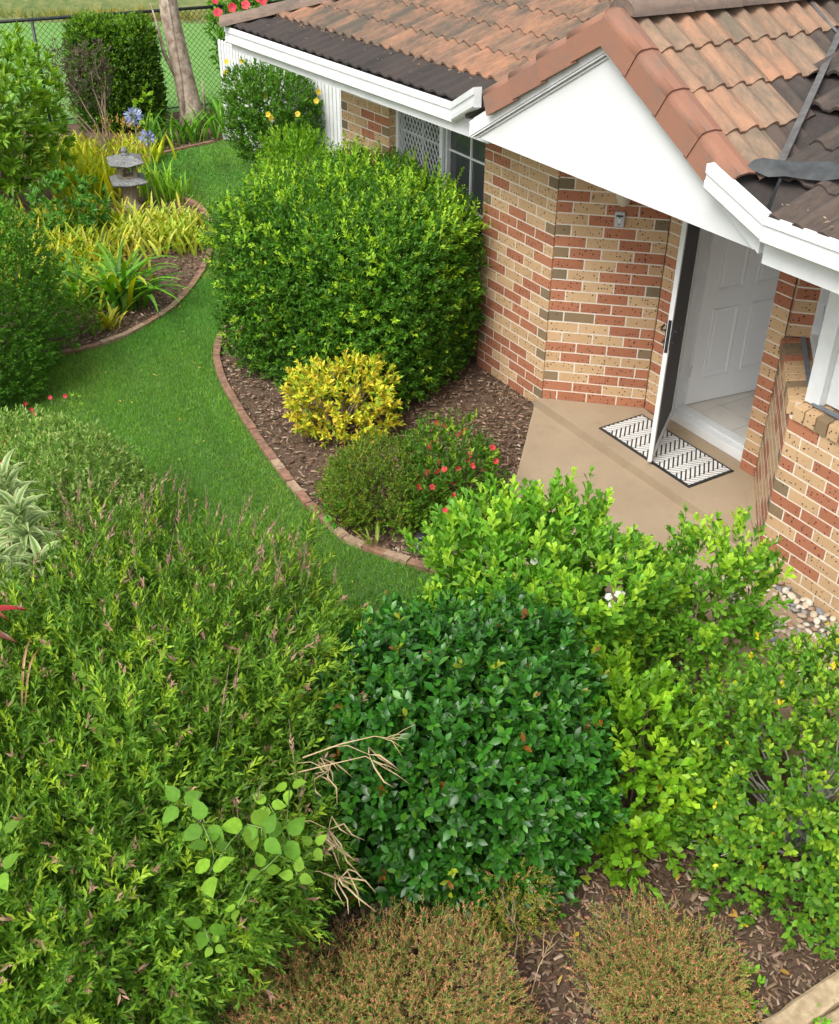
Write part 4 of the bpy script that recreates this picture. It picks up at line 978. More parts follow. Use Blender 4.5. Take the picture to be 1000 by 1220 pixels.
# variegated tall plant at the left edge
def variegated():
    root = empty('variegated_dracaena', (-1.95,4.35,G0), 'tall plant with cream-edged striped leaves at the left edge', 'plant')
    rg = random.Random(8)
    for (bx, by, zt_, nl) in ((-1.93,4.2,1.22,46),(-1.80,4.02,1.05,30),(-2.1,4.5,1.22,34),(-1.98,3.95,1.1,30)):
        MB().tube([(bx,by,GZ),(bx+.01,by,zt_*.6),(bx,by,zt_)], [.018,.014,.01], 6).build('stem', M['stem'], root)
        for i in range(nl):
            t = i/nl; az = i*2.4+rg.uniform(-.2,.2); el = 1.35-1.1*t; l = .25*(1-.35*t)*rg.uniform(.85,1.1); w = .042
            p = Vector((bx,by,zt_-.35*(1-t))); d = Vector((math.cos(az),math.sin(az),0)); side = Vector((-d.y,d.x,0)); a = el; V = []
            for s in range(6):
                q = s/5; ww = w*(math.sin(math.pi*(.12+.88*q)**.8)+.02)
                for e in (-.5,-.3,-.05,.05,.3,.5): V.append(tuple(p+side*ww*e+Vector((0,0,1))*abs(e)*ww*.3))
                p = p+(d*math.sin(a)+Vector((0,0,1))*math.cos(a))*(l/5); a += .28
            V = np.array(V); fs = []; col = []
            for s in range(6): col += [(.34,.41,.55),(.24,.32,.36),(.07,.17,.08),(.07,.17,.08),(.24,.32,.36),(.34,.41,.55)]
            for s in range(5):
                b = s*6
                for j in range(5): fs += [(b+j,b+j+1,b+6+j+1),(b+j,b+6+j+1,b+6+j)]
            o = bpy.data.objects.new('leaf', np_mesh('leaf', V-np.array(root.location), np.array(fs), np.array(col)*rg.uniform(.8,1.1), M['leaf'], True)); link(o, root)
variegated()
# cordyline: dark red leaves
def cordyline():
    root = empty('red_cordyline', (-1.95,3.5,G0), 'cordyline with long dark red and brown leaves poking out at the left edge', 'plant')
    for (a, b, w, col) in ((at(-45,765,1.16), at(38,735,1.24), .05, (.20,.012,.04)), (at(-45,775,1.14), at(24,775,1.2), .055, (.10,.035,.055)), (at(-45,740,1.15), at(12,748,1.25), .05, (.13,.03,.05)), (at(30,850,1.1), at(42,765,1.26), .012, (.24,.16,.19)), (at(34,850,1.1), at(52,780,1.22), .010, (.26,.18,.2))):
        a = Vector(a); b = Vector(b); d = (b-a); side = d.cross(Vector((0,0,1))).normalized(); V = []
        for s in range(7):
            q = s/6; ww = w*math.sin(math.pi*(.15+.85*q)); p = a.lerp(b, q)+Vector((0,0,.06*math.sin(math.pi*q)))
            V += [tuple(p-side*ww/2+Vector((0,0,.01))), tuple(p), tuple(p+side*ww/2+Vector((0,0,.01)))]
        fs = []
        for s in range(6):
            for j in range(2): c0 = s*3+j; fs += [(c0,c0+1,c0+4),(c0,c0+4,c0+3)]
        o = bpy.data.objects.new('leaf', np_mesh('leaf', np.array(V)-np.array(root.location), np.array(fs), np.tile(np.array(col),(21,1)), M['leaf_gloss'], True)); link(o, root)
    MB().tube([(-1.9,3.5,GZ),(-1.9,3.5,.92)], [.02,.015], 6).build('stem', M['twig'], root)

# --- climbing vine with three-part leaves on the left shrub
def at(px, py, z):
    u, v = px-500, py-610; cr, sr = math.cos(ROLL), math.sin(ROLL); u, v = cr*u+sr*v, -sr*u+cr*v
    f = 1253.44; c, s = math.cos(PITCH), math.sin(PITCH)
    d = Vector((u/f, c-(v/f)*s, -s-(v/f)*c)); t = (z-CAM[2])/d.z; return Vector((d.x*t, d.y*t, z))
def vine(label, spots, seed, size=.075):
    rg = random.Random(seed); root = empty('climbing_vine', spots[0], label, 'vine'); T_, F_ = TPL['big8']; base = np.array(root.location)
    for p in spots:
        p = Vector(p); az = rg.uniform(0,6.28); nrm = (Vector(CAM)-p).normalized()*.6+Vector((rg.uniform(-.6,.6),rg.uniform(-.6,.6),.5)); nrm.normalize()
        ref = nrm.orthogonal().normalized(); b = nrm.cross(ref); s = size*rg.uniform(.55,1.1); c = np.array([(.13,.3,.045),(.17,.36,.06),(.09,.24,.04)][rg.randrange(3)])
        for k in (-1.75,0,1.75):
            a = az+k; y = ref*math.cos(a)+b*math.sin(a); st = p+y*s*.22
            m = leaves_mesh('leaf', np.array([st]), np.array([tuple(y)]), np.array([tuple(nrm)]), np.array([s]), np.array([s*.78]), np.array([c*rg.uniform(.45,.8)]), 'ovate', M['leaf_matt'], origin=tuple(base), droop=.9)
            link(bpy.data.objects.new('leaf', m), root)
    mb = MB()
    for a, b in zip(spots[:-1], spots[1:]):
        a = Vector(a); b = Vector(b)
        if (a-b).length < .5: mb.tube([a, a.lerp(b,.5)+Vector((rg.uniform(-.03,.03),rg.uniform(-.03,.03),.02)), b], .0022, 4)
    if mb.v: mb.build('stem', M['stem'], root)
vine('vine with round three-part leaves next to the striped plant', [at(68,680,1.03), at(72,700,1.0), at(62,705,1.02)], 1, .07)
vine('vine trail with three-part leaves in the middle of the willow-leaved shrub', [at(100,790,1.12), at(108,812,1.12), at(122,832,1.12), at(118,858,1.1), at(132,872,1.1)], 2, .062)
vine('vine spray of large three-part leaves on the right side of the willow-leaved shrub', [at(220,962,1.12), at(250,985,1.14), at(258,1010,1.12), at(255,1045,1.1), at(300,985,1.08), at(318,1000,1.05), at(325,960,1.02), at(345,1000,.98), at(320,1040,.98), at(290,1085,.98), at(350,940,.95), at(360,1045,.9), at(380,1010,.85)], 3, .078)
vine('pair of dark vine leaves at the left edge low in the willow-leaved shrub', [at(8,1000,1.15), at(6,1045,1.12)], 4, .085)
vine('vine leaves hanging low over the dark gap at the bottom', [at(252,1110,.9), at(262,1130,.85)], 5, .06)

cordyline()
# dry twigs with seed pods hanging right of the willow-leaved shrub
def dry_pods():
    root = empty('dry_seed_twigs', at(380,960,.75), 'dry tan twigs with long curved seed pods hanging beside the vine', 'twigs'); rg = random.Random(4)
    for (cx, cy, z, n, sp) in ((400,990,.72,10,26),(400,920,.8,7,20),(410,1050,.66,9,22),(440,900,.9,3,20)):
        j = at(cx-45, cy-8, z)
        e = at(cx+rg.uniform(-5,5), cy, z+.02); MB().tube([j, j.lerp(e,.5)+Vector((0,0,.03)), e], [.003,.002,.0015], 5).build('twig', M['twig_dry'], root)
        for i in range(n):
            s = e+Vector((rg.uniform(-.06,.06),rg.uniform(-.06,.06),rg.uniform(-.03,.03))); a = rg.uniform(-1.2,.5); l = rg.uniform(.08,.14)
            d = Vector((math.cos(a), math.sin(a)*.5-.3, -.5-rg.uniform(0,.6))).normalized(); side = Vector((rg.uniform(-1,1),rg.uniform(-1,1),rg.uniform(-.4,.4)))*.02
            MB().tube([e, s, s+d*l*.5+side, s+d*l], [.0015,.0035,.0035,.0012], 5).build('seed_pod', M['twig_dry'], root)
dry_pods()
def forked(label, pts, mat, r=.004, seed=1, name='dry_branch', cat='twig'):
    root = empty(name, pts[0], label, cat); MB().tube(pts, [r*(1-.6*i/(len(pts)-1)) for i in range(len(pts))], 6).build('main_stem', mat, root)
    rg = random.Random(seed)
    for i in range(5):
        p = Vector(pts[-1]).lerp(Vector(pts[-2]), rg.uniform(0,.8)); d = (Vector(pts[-1])-Vector(pts[-2])).normalized()
        e = p+(d+Vector((rg.uniform(-.8,.8),rg.uniform(-.8,.8),rg.uniform(-.3,.5)))).normalized()*rg.uniform(.05,.12)
        MB().tube([p, p.lerp(e,.5)+Vector((rg.uniform(-.01,.01),0,.008)), e], [r*.5,r*.4,r*.2], 5).build('side_twig', mat, root)
forked('bare tan forked twig sticking out over the dark glossy shrub', [at(365,905,.9), at(410,888,.95), at(450,878,.98), at(480,882,.98)], M['twig_dry'], .0035, 2)
forked('lower bare twig sticking out below the forked one', [at(350,925,.85), at(400,912,.9), at(440,902,.92), at(462,915,.9)], M['twig_dry'], .003, 3)
forked('thin bare dead sprig between the two bronze conifers', [at(600,1200,-.08), at(620,1150,.1), at(625,1110,.2), at(615,1090,.26)], M['twig'], .004, 5)
forked('dead pale sprig right of the bottom centre conifer', [at(640,1190,-.08), at(650,1150,.05), at(665,1120,.1)], M['twig_dry'], .003, 6)
strap_clump('fallen_shoot', 'pale green leafy shoot lying over the bed edging corner', 'plant', tuple(at(445,648,GZ+.05)), 9, .16, .022, [(.16,.26,.07),(.3,.3,.12)], [2,1], 120, 1.9, .5, foot=.02)

# --- flowers
def flower(p, r, col, seed, petals=5, nrm=None, cen=(.6,.5,.05)):
    rg = random.Random(seed); n = (Vector(nrm) if nrm else (Vector(CAM)-Vector(p))).normalized(); n = (n+Vector((rg.uniform(-.4,.4),rg.uniform(-.4,.4),rg.uniform(-.1,.5)))).normalized()
    a = n.orthogonal().normalized(); b = n.cross(a); P = []; Y = []
    for i in range(petals):
        t = 6.283*i/petals+rg.uniform(-.15,.15); P.append(tuple(p)); Y.append(tuple(a*math.cos(t)+b*math.sin(t)+n*.35))
    return np.array(P), np.array(Y), np.array([tuple(n)]*petals), np.full(petals, r), np.full(petals, r*.95), np.array([col]*petals)
def flowers(name, rootname, items):
    """every flower is a part of its shrub"""
    root = [o for o in bpy.data.objects if o.parent is None and o.get('label') and rootname in o['label']][0]
    for i, (p, r, col) in enumerate(items):
        a = flower(p, r, col, i*7+len(items))
        m = leaves_mesh(name, *a[:5], a[5], 'obov', M['petal'], origin=tuple(root.location)); link(bpy.data.objects.new(name, m), root)
red = (.72,.05,.055)
rp_ = [(583,504),(615,507),(564,510),(567,523),(553,532),(576,526),(570,533),(663,515)]
px_red = [(519,504),(530,507),(511,511),(552,513),(544,516),(515,526),(512,532),(539,538),(522,551),(529,559),(560,541),(586,532),(590,548),(563,554),(577,560),(508,563),(520,561),(523,570),(499,580),(515,580),(541,574),(540,590),(556,548),(531,608),(527,618),(546,558)]
flowers('flower', 'small red flowers next to the porch', [(at(x, y, .36 if y < 560 else .22), .024, red) for x, y in px_red])
flowers('flower', 'yellow trumpet flowers', [(at(x, y, z_), .040, (.75,.55,.04)) for x, y, z_ in [(262,77,1.2),(280,76,1.2),(261,90,1.1),(330,87,1.1),(300,115,1.0),(309,117,1.0),(313,139,.9),(340,80,1.15),(372,111,1.0),(370,122,.95),(316,143,.85),(322,98,1.1),(348,138,.85)]])
flowers('flower', 'leafy shrub with red flowers behind', [(at(x, y, 1.75), .07, (.75,.06,.09)) for x, y in [(247,3),(284,9),(304,4),(251,19),(300,1),(268,12)]])
flowers('blossom', 'bright lime green shrub with small white blossoms', [(at(x, y, z_), .022, (.82,.8,.76)) for x, y, z_ in [(637,667,.85),(727,708,.78),(741,714,.78),(738,705,.8),(731,718,.77),(742,704,.78)]])
def small_red(label, spots, z, r=.03):
    root = empty('red_flower_sprig', at(*spots[0], GZ), label, 'flower')
    for i, (x, y) in enumerate(spots):
        a = flower(at(x, y, z), r, (.65,.03,.06), i); m = leaves_mesh('flower', *a[:5], a[5], 'obov', M['petal'], origin=tuple(root.location)); link(bpy.data.objects.new('flower', m), root)
        MB().tube([at(x,y,z), at(x,y,z)-Vector((0,0,z-GZ))], .003, 4).build('stem', M['stem'], root)
small_red('red impatiens flowers at the left edge under the striped plant', [(4,524),(5,533),(4,547),(1,556)], .55)
small_red('small crimson flowers on the ground left of the pale-edged shrub', [(36,495),(40,500),(28,488),(58,480),(76,478)], .05, .02)

# agapanthus flower heads
for (x, y, r_, lab) in ((152,143,.10,'taller pale blue agapanthus flower ball above the stone lantern'),(169,169,.09,'lower pale blue agapanthus flower ball to the right of the lantern top')):
    base = Vector((-3.45 if x < 160 else -3.2, 13.35, GZ)); 
    # head height: where the sight line crosses the plant's depth
    zz = min(np.linspace(.3,2,300), key=lambda z: abs(at(x, y, z).y-base.y)); hd_ = at(x, y, zz); base.x = hd_.x
    ro = empty('agapanthus_flower', base, lab, 'flower')
    MB().tube([base, (base+hd_)/2+Vector((.01,0,0)), hd_], [.009,.008,.007], 6).build('stem', M['stem'], ro)
    rg = np.random.default_rng(int(x)); n = 90; d = norm(rg.normal(size=(n,3))*np.array([1,1,.9]))
    mm = leaves_mesh('flower_head', np.array([tuple(hd_)])+d*r_*.6, d+rg.normal(size=(n,3))*.3, rg.normal(size=(n,3)), np.full(n, r_*.7), np.full(n, r_*.3), tints(n, [(.42,.46,.72),(.55,.58,.8),(.34,.38,.62)], [1,1,1], 3), 'tri2', M['petal'], origin=tuple(ro.location))
    link(bpy.data.objects.new('flower_head', mm), ro)
    mb = MB()
    for k in range(24): mb.tube([hd_, hd_+Vector(d[k])*r_*.55], .0018, 3)
    mb.build('flower_stalks', M['stem'], ro)

# =================================================================== stone lantern
Lb = Vector((-3.57,12.85,GZ))
lan = empty('stone_lantern', Lb, 'small grey stone lantern with a curved roof standing in the curved bed', 'lantern', rz=rad(20))
def LB(mb, name, mat, bevel=.006):
    o = mb.build(name, mat, lan, bevel=bevel, loc=(0,0,0)); return o
m_ = MB(); m_.lathe([(.13,0),(.12,.04),(.095,.06),(.085,.10),(.09,.26),(.11,.29)], (0,0,0), 12); LB(m_, 'pedestal', M['stone'])
def sq(mb, prof, flare=0):
    v = []; 
    for r, z in prof:
        for j in range(8):
            a = math.pi/4*j; rr = r*(1.0 if j % 2 == 0 else 1.0)
            cx, cy = [(1,0),(1,1),(0,1),(-1,1),(-1,0),(-1,-1),(0,-1),(1,-1)][j]
            v.append((cx*r, cy*r, z+(flare*(r/.2)**2 if j % 2 else 0)))
    n = len(prof); f = [(i*8+j, i*8+(j+1)%8, (i+1)*8+(j+1)%8, (i+1)*8+j) for i in range(n-1) for j in range(8)]+[tuple(range(8))[::-1], tuple((n-1)*8+j for j in range(8))]
    return mb.add(v, f)
LB(sq(MB(), [(.12,.29),(.2,.315),(.205,.335),(.13,.385),(.12,.39)], .02), 'platform', M['stone_grey'])
lb_ = MB()
for sx in (-1,1):
    for sy in (-1,1): lb_.box(sx*.085-.022, sx*.085+.022, sy*.085-.022, sy*.085+.022, .39, .535)
lb_.box(-.107,.107,-.107,.107,.388,.41); lb_.box(-.107,.107,-.107,.107,.515,.54); LB(lb_, 'light_box', M['stone'])
m_ = MB(); m_.lathe([(.02,.41),(.035,.43),(.04,.46),(.025,.48),(.03,.5),(.012,.515)], (0,0,0), 10); LB(m_, 'candle_holder', M['stone'])
LB(sq(MB(), [(.19,.535),(.205,.55),(.14,.60),(.085,.635),(.05,.645)], .035), 'lantern_roof', M['stone_grey'])
m_ = MB(); m_.lathe([(.045,.64),(.05,.66),(.03,.675),(.042,.695),(.03,.72),(.012,.745)], (0,0,0), 10); LB(m_, 'finial', M['stone_grey'])

# =================================================================== tree trunk
tr = empty('tree', (-3.61,16.95,GZ), 'bare pale tree trunk leaning left beside the dark hedge block', 'tree')
b = Vector((-3.61,16.95,GZ)); pts = [b+Vector(p) for p in ((0.05,0,0),(.03,0,.25),(-.02,0,.7),(-.12,0,1.5),(-.16,.02,2.2),(-.2,.05,3.2),(-.25,.1,4.6))]
o = MB().tube(pts, [.25,.175,.155,.14,.13,.12,.1], 14).build('trunk', M['bark'], tr)
MB().tube([pts[0]+Vector((-.08,-.14,0)), pts[2]+Vector((-.02,-.145,0)), pts[3]+Vector((.03,-.13,0)), pts[4]+Vector((.02,-.12,0))], [.035,.03,.022,.02], 7).build('bark_ridge', M['bark'], tr)
MB().tube([pts[2]+Vector((-.1,-.06,0)), pts[2]+Vector((-.24,-.08,.35)), pts[2]+Vector((-.30,-.08,.8)), pts[2]+Vector((-.36,-.08,1.05))], [.03,.03,.022,.004], 6).build('broken_limb', M['bark'], tr)
MB().tube([pts[0]+Vector((.2,-.02,.2)), pts[0]+Vector((.2,0,.7))], [.03,.006], 6).build('broken_limb', M['bark'], tr)

# =================================================================== black chain-link fence
fn = empty('chain_link_fence', (-6.1,16.7,GZ), 'black chain-link fence at the back of the garden', 'fence')
f0 = Vector((-6.1,16.7,0)); fd = Vector((2.6,1.4,0)).normalized(); fo = Vector((fd.y,-fd.x,0))
FF_ = lambda x, y, z: f0+fd*x+fo*y+Vector((0,0,z))
MB().tube([FF_(-4,0,1.4), FF_(5.2,0,1.4)], .024, 8).build('top_rail', M['pole'], fn)
MB().tube([FF_(-4,0,-.04), FF_(5.2,0,-.04)], .01, 6).build('bottom_wire', M['pole'], fn)
for x in (-2.6,.38,3.35): MB().tube([FF_(x,0,GZ), FF_(x,0,1.4)], .022, 8).build('post', M['pole'], fn)
diamonds(FF_, -4, 5.2, -.08, 1.38, .085, .085, .005, -.004, .002).build('wire_mesh', M['pole'], fn)

# =================================================================== white picket fence
pf = empty('picket_fence', (-2.9,16.1,GZ), 'white upright picket fence running from the garden corner to the house wall', 'fence')
pa = Vector((-2.92,16.12,0)); pb = Vector((-.72,13.55,0)); pd = (pb-pa).normalized(); po = Vector((pd.y,-pd.x,0)); PL = (pb-pa).length
FP = lambda x, y, z: pa+pd*x+po*y+Vector((0,0,z))
zt0, zt1 = 1.29, 1.29
np_ = int(PL/.078)
for i in range(np_):
    x = i*.078+.004; t = i/np_; zt_ = zt0+(zt1-zt0)*max(0,(t-.55)/.45)**1+random.uniform(-.008,.008); m_ = MB()
    y0 = random.uniform(-.002,.002)
    v = [FP(x,y0,.08),FP(x+.062,y0,.08),FP(x+.062,y0,zt_-.03),FP(x+.031,y0,zt_),FP(x,y0,zt_-.03)]
    v += [p-po*.016 for p in v]
    m_.add(v, [(0,1,2,3,4),(9,8,7,6,5)]+[(j,5+j,5+(j+1)%5,(j+1)%5) for j in range(5)])
    m_.build('picket', M['white'], pf)
for z in (.25,1.05): MB().box(0, PL, -.05, -.02, z, z+.06, FP).build('rail', M['white'], pf)
MB().box(-.05, 1.9, -.02, .03, GZ-.02, .075, FP).build('plinth', M['grey_plastic'], pf)
m_ = MB(); m_.box(.10,.16,.002,.02,.72,.84,FP); m_.tube([FP(.16,.02,.76),FP(.24,.03,.74)], .008, 6); m_.build('latch', M['black'], pf)

# =================================================================== brick edging
def edging(name, label, pts, w=.062, L=.235, lay='along'):
    base = Vector((pts[0][0], pts[0][1], GZ)); root = empty(name, base, label, 'edging')
    P = [Vector((x,y,0)) for x, y in pts]
    # resample (Catmull-Rom)
    dense = []
    for i in range(len(P)-1):
        p0 = P[max(i-1,0)]; p1 = P[i]; p2 = P[i+1]; p3 = P[min(i+2,len(P)-1)]
        for s in range(20):
            t = s/20; dense.append(.5*((2*p1)+(p2-p0)*t+(2*p0-5*p1+4*p2-p3)*t*t+(3*p1-p0-3*p2+p3)*t**3))
    dense.append(P[-1]); cur = dense[0]; acc = 0
    out = [dense[0]]
    for a, b in zip(dense[:-1], dense[1:]):
        acc += (b-a).length
        if acc >= L: out.append(b); acc = 0
    meshes = []
    for c in ('cream','red','red','red'):
        mm = MB().box(-.5,.5,-w/2,w/2,-.05,.032); me = mm.mesh('brick', M['edge_'+('a' if c == 'cream' else 'b')]); meshes.append(me)
    for a, b in zip(out[:-1], out[1:]):
        d = b-a; m = (a+b)/2; o = bpy.data.objects.new('brick', random.choice(meshes)); o.location = (m.x-base.x, m.y-base.y, random.uniform(-.006,.008)); o.rotation_euler = (random.uniform(-.03,.03),random.uniform(-.02,.02), math.atan2(d.y,d.x)+random.uniform(-.03,.03)); o.scale = (d.length-.006,1,1)
        bv = None; link(o, root)
M['edge_a'] = simple('edging_paver_light', (.22,.15,.10), (.40,.28,.18), 26, .92, .004); M['edge_b'] = simple('edging_paver_red', (.14,.08,.055), (.31,.165,.105), 20, .92, .004)
edging('brick_edging', 'curved terracotta edging round the bed with the stone lantern', [(-3.35,8.62),(-3.05,8.78),(-2.72,9.13),(-2.46,9.75),(-2.35,10.5),(-2.35,11.3),(-2.46,12.1),(-2.72,12.85),(-3.1,13.3)])
edging('brick_edging', 'terracotta edging between lawn and the bed in front of the big hedge', [(-1.6,9.95),(-1.77,9.58),(-1.86,9.1),(-1.83,8.6),(-1.68,8.1),(-1.48,7.62),(-1.24,7.1),(-.99,6.6),(-.8,6.25),(-.66,6.05),(-.5,5.82),(-.3,5.68),(0.03,5.50),(.3,5.38)], L=.16)
edging('brick_edging', 'straight low edging at the far end of the lawn by the tree trunk', [(-4.15,14.85),(-3.7,15.3),(-3.3,15.7),(-2.95,16.03)])

# =================================================================== doormat
mt = empty('doormat', H(1.15,-.3,0), 'white and black herringbone doormat in front of the open door', 'doormat')
mu0, mu1, mn0, mn1 = .645, 1.655, -.52, -.075
FMt = lambda x, y, z: H(mu0+x, mn0+y, z)
Lm, Wm = mu1-mu0, mn1-mn0
m_ = MB().box(0, Lm, 0, Wm, .001, .010, FMt).build('base', M['black'], mt, bevel=.003)
M['mat_white'] = simple('mat_fibre', (.55,.54,.51), (.68,.67,.64), 150, .95, .002)
strips = MB()
def clip_poly(poly, x0, x1, y0, y1):
    for ax, lim, sg in ((0,x0,1),(0,x1,-1),(1,y0,1),(1,y1,-1)):
        out = []
        for i in range(len(poly)):
            a = poly[i]; b = poly[(i+1)%len(poly)]; da = (a[ax]-lim)*sg; db = (b[ax]-lim)*sg
            if da >= 0: out.append(a)
            if (da >= 0) != (db >= 0): t = da/(da-db); out.append((a[0]+(b[0]-a[0])*t, a[1]+(b[1]-a[1])*t))
        poly = out
        if len(poly) < 3: return []
    return poly
# herringbone laid at 45 degrees: every strip 4 units long and 1 unit wide
c45 = math.cos(rad(45)); uu = .032; kk = 4
for i in range(-34, 50):
    for j in range(-14, 16):
        for typ in (0,1):
            # horizontal blocks at (i + kk*... ) pattern
            if typ == 0: x0_ = i+2*kk*j; y0_ = i; rect = (x0_, x0_+kk, y0_, y0_+1)
            else: x0_ = i; y0_ = i+1-2*kk*j; rect = (x0_, x0_+1, y0_, y0_+kk)
            g_ = .18; a0, a1, b0, b1 = rect; pl = [(a0+g_,b0+g_),(a1-g_,b0+g_),(a1-g_,b1-g_),(a0+g_,b1-g_)]
            pl = [((x*c45-y*c45)*uu+.3, (x*c45+y*c45)*uu+.0) for x, y in pl]
            pl = clip_poly(pl, .022, Lm-.022, .022, Wm-.022)
            if len(pl) >= 3:
                n = len(pl); v = [FMt(x,y,.0135) for x, y in pl]+[FMt(x,y,.0095) for x, y in pl]
                strips.add(v, [tuple(range(n))]+[(q,(q+1)%n,n+(q+1)%n,n+q) for q in range(n)])
so_ = strips.build('strips', M['mat_white'], mt); so_['kind'] = 'stuff'

# =================================================================== bark chips, pebbles, sleepers
def inside_poly(P, poly):
    x, y = P[:,0], P[:,1]; c = np.zeros(len(P), bool); n = len(poly)
    for i in range(n):
        x1, y1 = poly[i]; x2, y2 = poly[(i+1)%n]
        c ^= ((y1 > y) != (y2 > y))&(x < (x2-x1)*(y-y1)/((y2-y1) if y2 != y1 else 1e-9)+x1)
    return c
def chips(name, boxes, seed):
    rg = np.random.default_rng(seed); P = []
    for (x0,x1,y0,y1,n) in boxes:
        q = np.stack([rg.uniform(x0,x1,n), rg.uniform(y0,y1,n), GZ+rg.uniform(-.008,.022,n)], 1); P.append(q)
    P = np.concatenate(P); ok = ~inside_poly(P, LAWN)&~inside_poly(P, path)&~inside_poly(P, porch)&in_frame(P, 30)[0]; P = P[ok]; n = len(P)
    az = rg.uniform(0,6.28,n); Y = np.stack([np.cos(az),np.sin(az),rg.normal(size=n)*.18],1); Z = np.array([0,0,1.])+rg.normal(size=(n,3))*.3
    Y = norm(Y); Z = norm(Z-(Z*Y).sum(-1,keepdims=True)*Y); X = np.cross(Y,Z); L = rg.uniform(.010,.055,n); W = L*rg.uniform(.18,.42,n); H_ = rg.uniform(.002,.006,n)
    T_ = np.array([(-.5,0,0),(.5,.05,0),(.35,.95,0),(-.4,1,0),(-.4,.1,1),(.4,.1,1),(.3,.9,1),(-.3,.9,1)])
    v = P[:,None]+X[:,None]*(T_[None,:,0,None]*W[:,None,None])+Y[:,None]*(T_[None,:,1,None]*L[:,None,None])+Z[:,None]*(T_[None,:,2,None]*H_[:,None,None])
    F_ = np.array([(4,5,6),(4,6,7),(0,1,5),(0,5,4),(1,2,6),(1,6,5),(2,3,7),(2,7,6),(3,0,4),(3,4,7)])
    Fa = (F_[None]+(np.arange(n)*8)[:,None,None]).reshape(-1,3)
    t = tints(n, [(.13,.08,.05),(.21,.14,.09),(.30,.21,.145),(.07,.042,.026),(.42,.32,.23)], [4,4,2,4,.7], seed)
    o = bpy.data.objects.new(name, np_mesh(name, v, Fa, np.repeat(t,8,0), M['chip'])); link(o); return tag(o, 'brown bark chips spread over the garden beds', 'mulch', kind='stuff')
chips('bark_chips', [(-1.9,1.1,5.4,9.8,15000),(-3.7,-2.2,8.5,13,5500),(-.6,2.2,2.1,3.5,9500),(-4.3,-2.9,14.5,16.5,1500),(-.2,1.2,4.8,7.6,3000)], 9)
# clippings and dry leaves on the lawn
def lawn_litter():
    rg = np.random.default_rng(33); n = 260
    P = np.stack([rg.uniform(-3,.3,n), rg.uniform(3.6,13,n), np.full(n, GZ+.035)],1); P = P[inside_poly(P, LAWN)]; n = len(P); az = rg.uniform(0,6.28,n)
    a = leaves_mesh('lawn_litter', P, np.stack([np.cos(az),np.sin(az),rg.normal(size=n)*.2],1), np.array([0,0,1.])+rg.normal(size=(n,3))*.3, rg.uniform(.02,.045,n), rg.uniform(.008,.018,n), tints(n, [(.30,.22,.14),(.36,.33,.12),(.2,.13,.08),(.16,.24,.08)], [3,2,2,3], 1), 'big8', M['leaf_matt'])
    o = bpy.data.objects.new('lawn_litter', a); link(o); tag(o, 'scattered dry leaves and clippings lying on the lawn', 'leaves', kind='stuff')
lawn_litter()
# fallen leaves
def litter():
    rg = np.random.default_rng(3); n = 70
    P = np.stack([rg.uniform(-.3,2.0,n), rg.uniform(2.2,3.4,n), np.full(n, GZ+.028)],1); ok = ~inside_poly(P, LAWN); P = P[ok]; n = len(P); az = rg.uniform(0,6.28,n)
    a = leaves_mesh('fallen_leaves', P, np.stack([np.cos(az),np.sin(az),rg.normal(size=n)*.15],1), np.array([0,0,1.])+rg.normal(size=(n,3))*.3, rg.uniform(.03,.055,n), rg.uniform(.013,.024,n), tints(n, [(.36,.24,.13),(.5,.42,.07),(.24,.15,.08),(.3,.22,.15)], [3,.7,3,3], 1), 'big8', M['leaf_matt'])
    o = bpy.data.objects.new('fallen_leaves', a); link(o); tag(o, 'dry brown and yellow leaves fallen on the bark chips', 'leaves', kind='stuff')
litter()
# roof litter in gutters and on the black first course
def roof_litter():
    rg = np.random.default_rng(13); pts = []
    for i in range(150):
        x = rg.uniform(.4, Lw-.05); y = abs(rg.normal(.31,.03)) if rg.random() < .7 else rg.uniform(.05,.32); pts.append(Ow+Ew*x+Sw*y+up*.03)
    for i in range(60):
        u_ = rg.uniform(2.5,3.3); n_ = rg.choice([.58, .30, .12, .05])+rg.normal()*.03; pts.append(H(u_, n_, 2.30+.354*(.66-n_)+.062))
    P = np.array([tuple(p) for p in pts]); n = len(P); az = rg.uniform(0,6.28,n)
    a = leaves_mesh('roof_leaf_litter', P, np.stack([np.cos(az),np.sin(az),rg.normal(size=n)*.3],1), np.array([-.3,-.3,1.])+rg.normal(size=(n,3))*.4, rg.uniform(.012,.042,n), rg.uniform(.005,.011,n), tints(n, [(.23,.17,.30),(.16,.12,.2),(.28,.26,.5)], [3,3,1], 1), 'tri2', M['leaf_matt'])
    o = bpy.data.objects.new('roof_leaf_litter', a); link(o); tag(o, 'dry leaf litter caught along the tile edges of the roof', 'leaves', kind='stuff')
roof_litter()
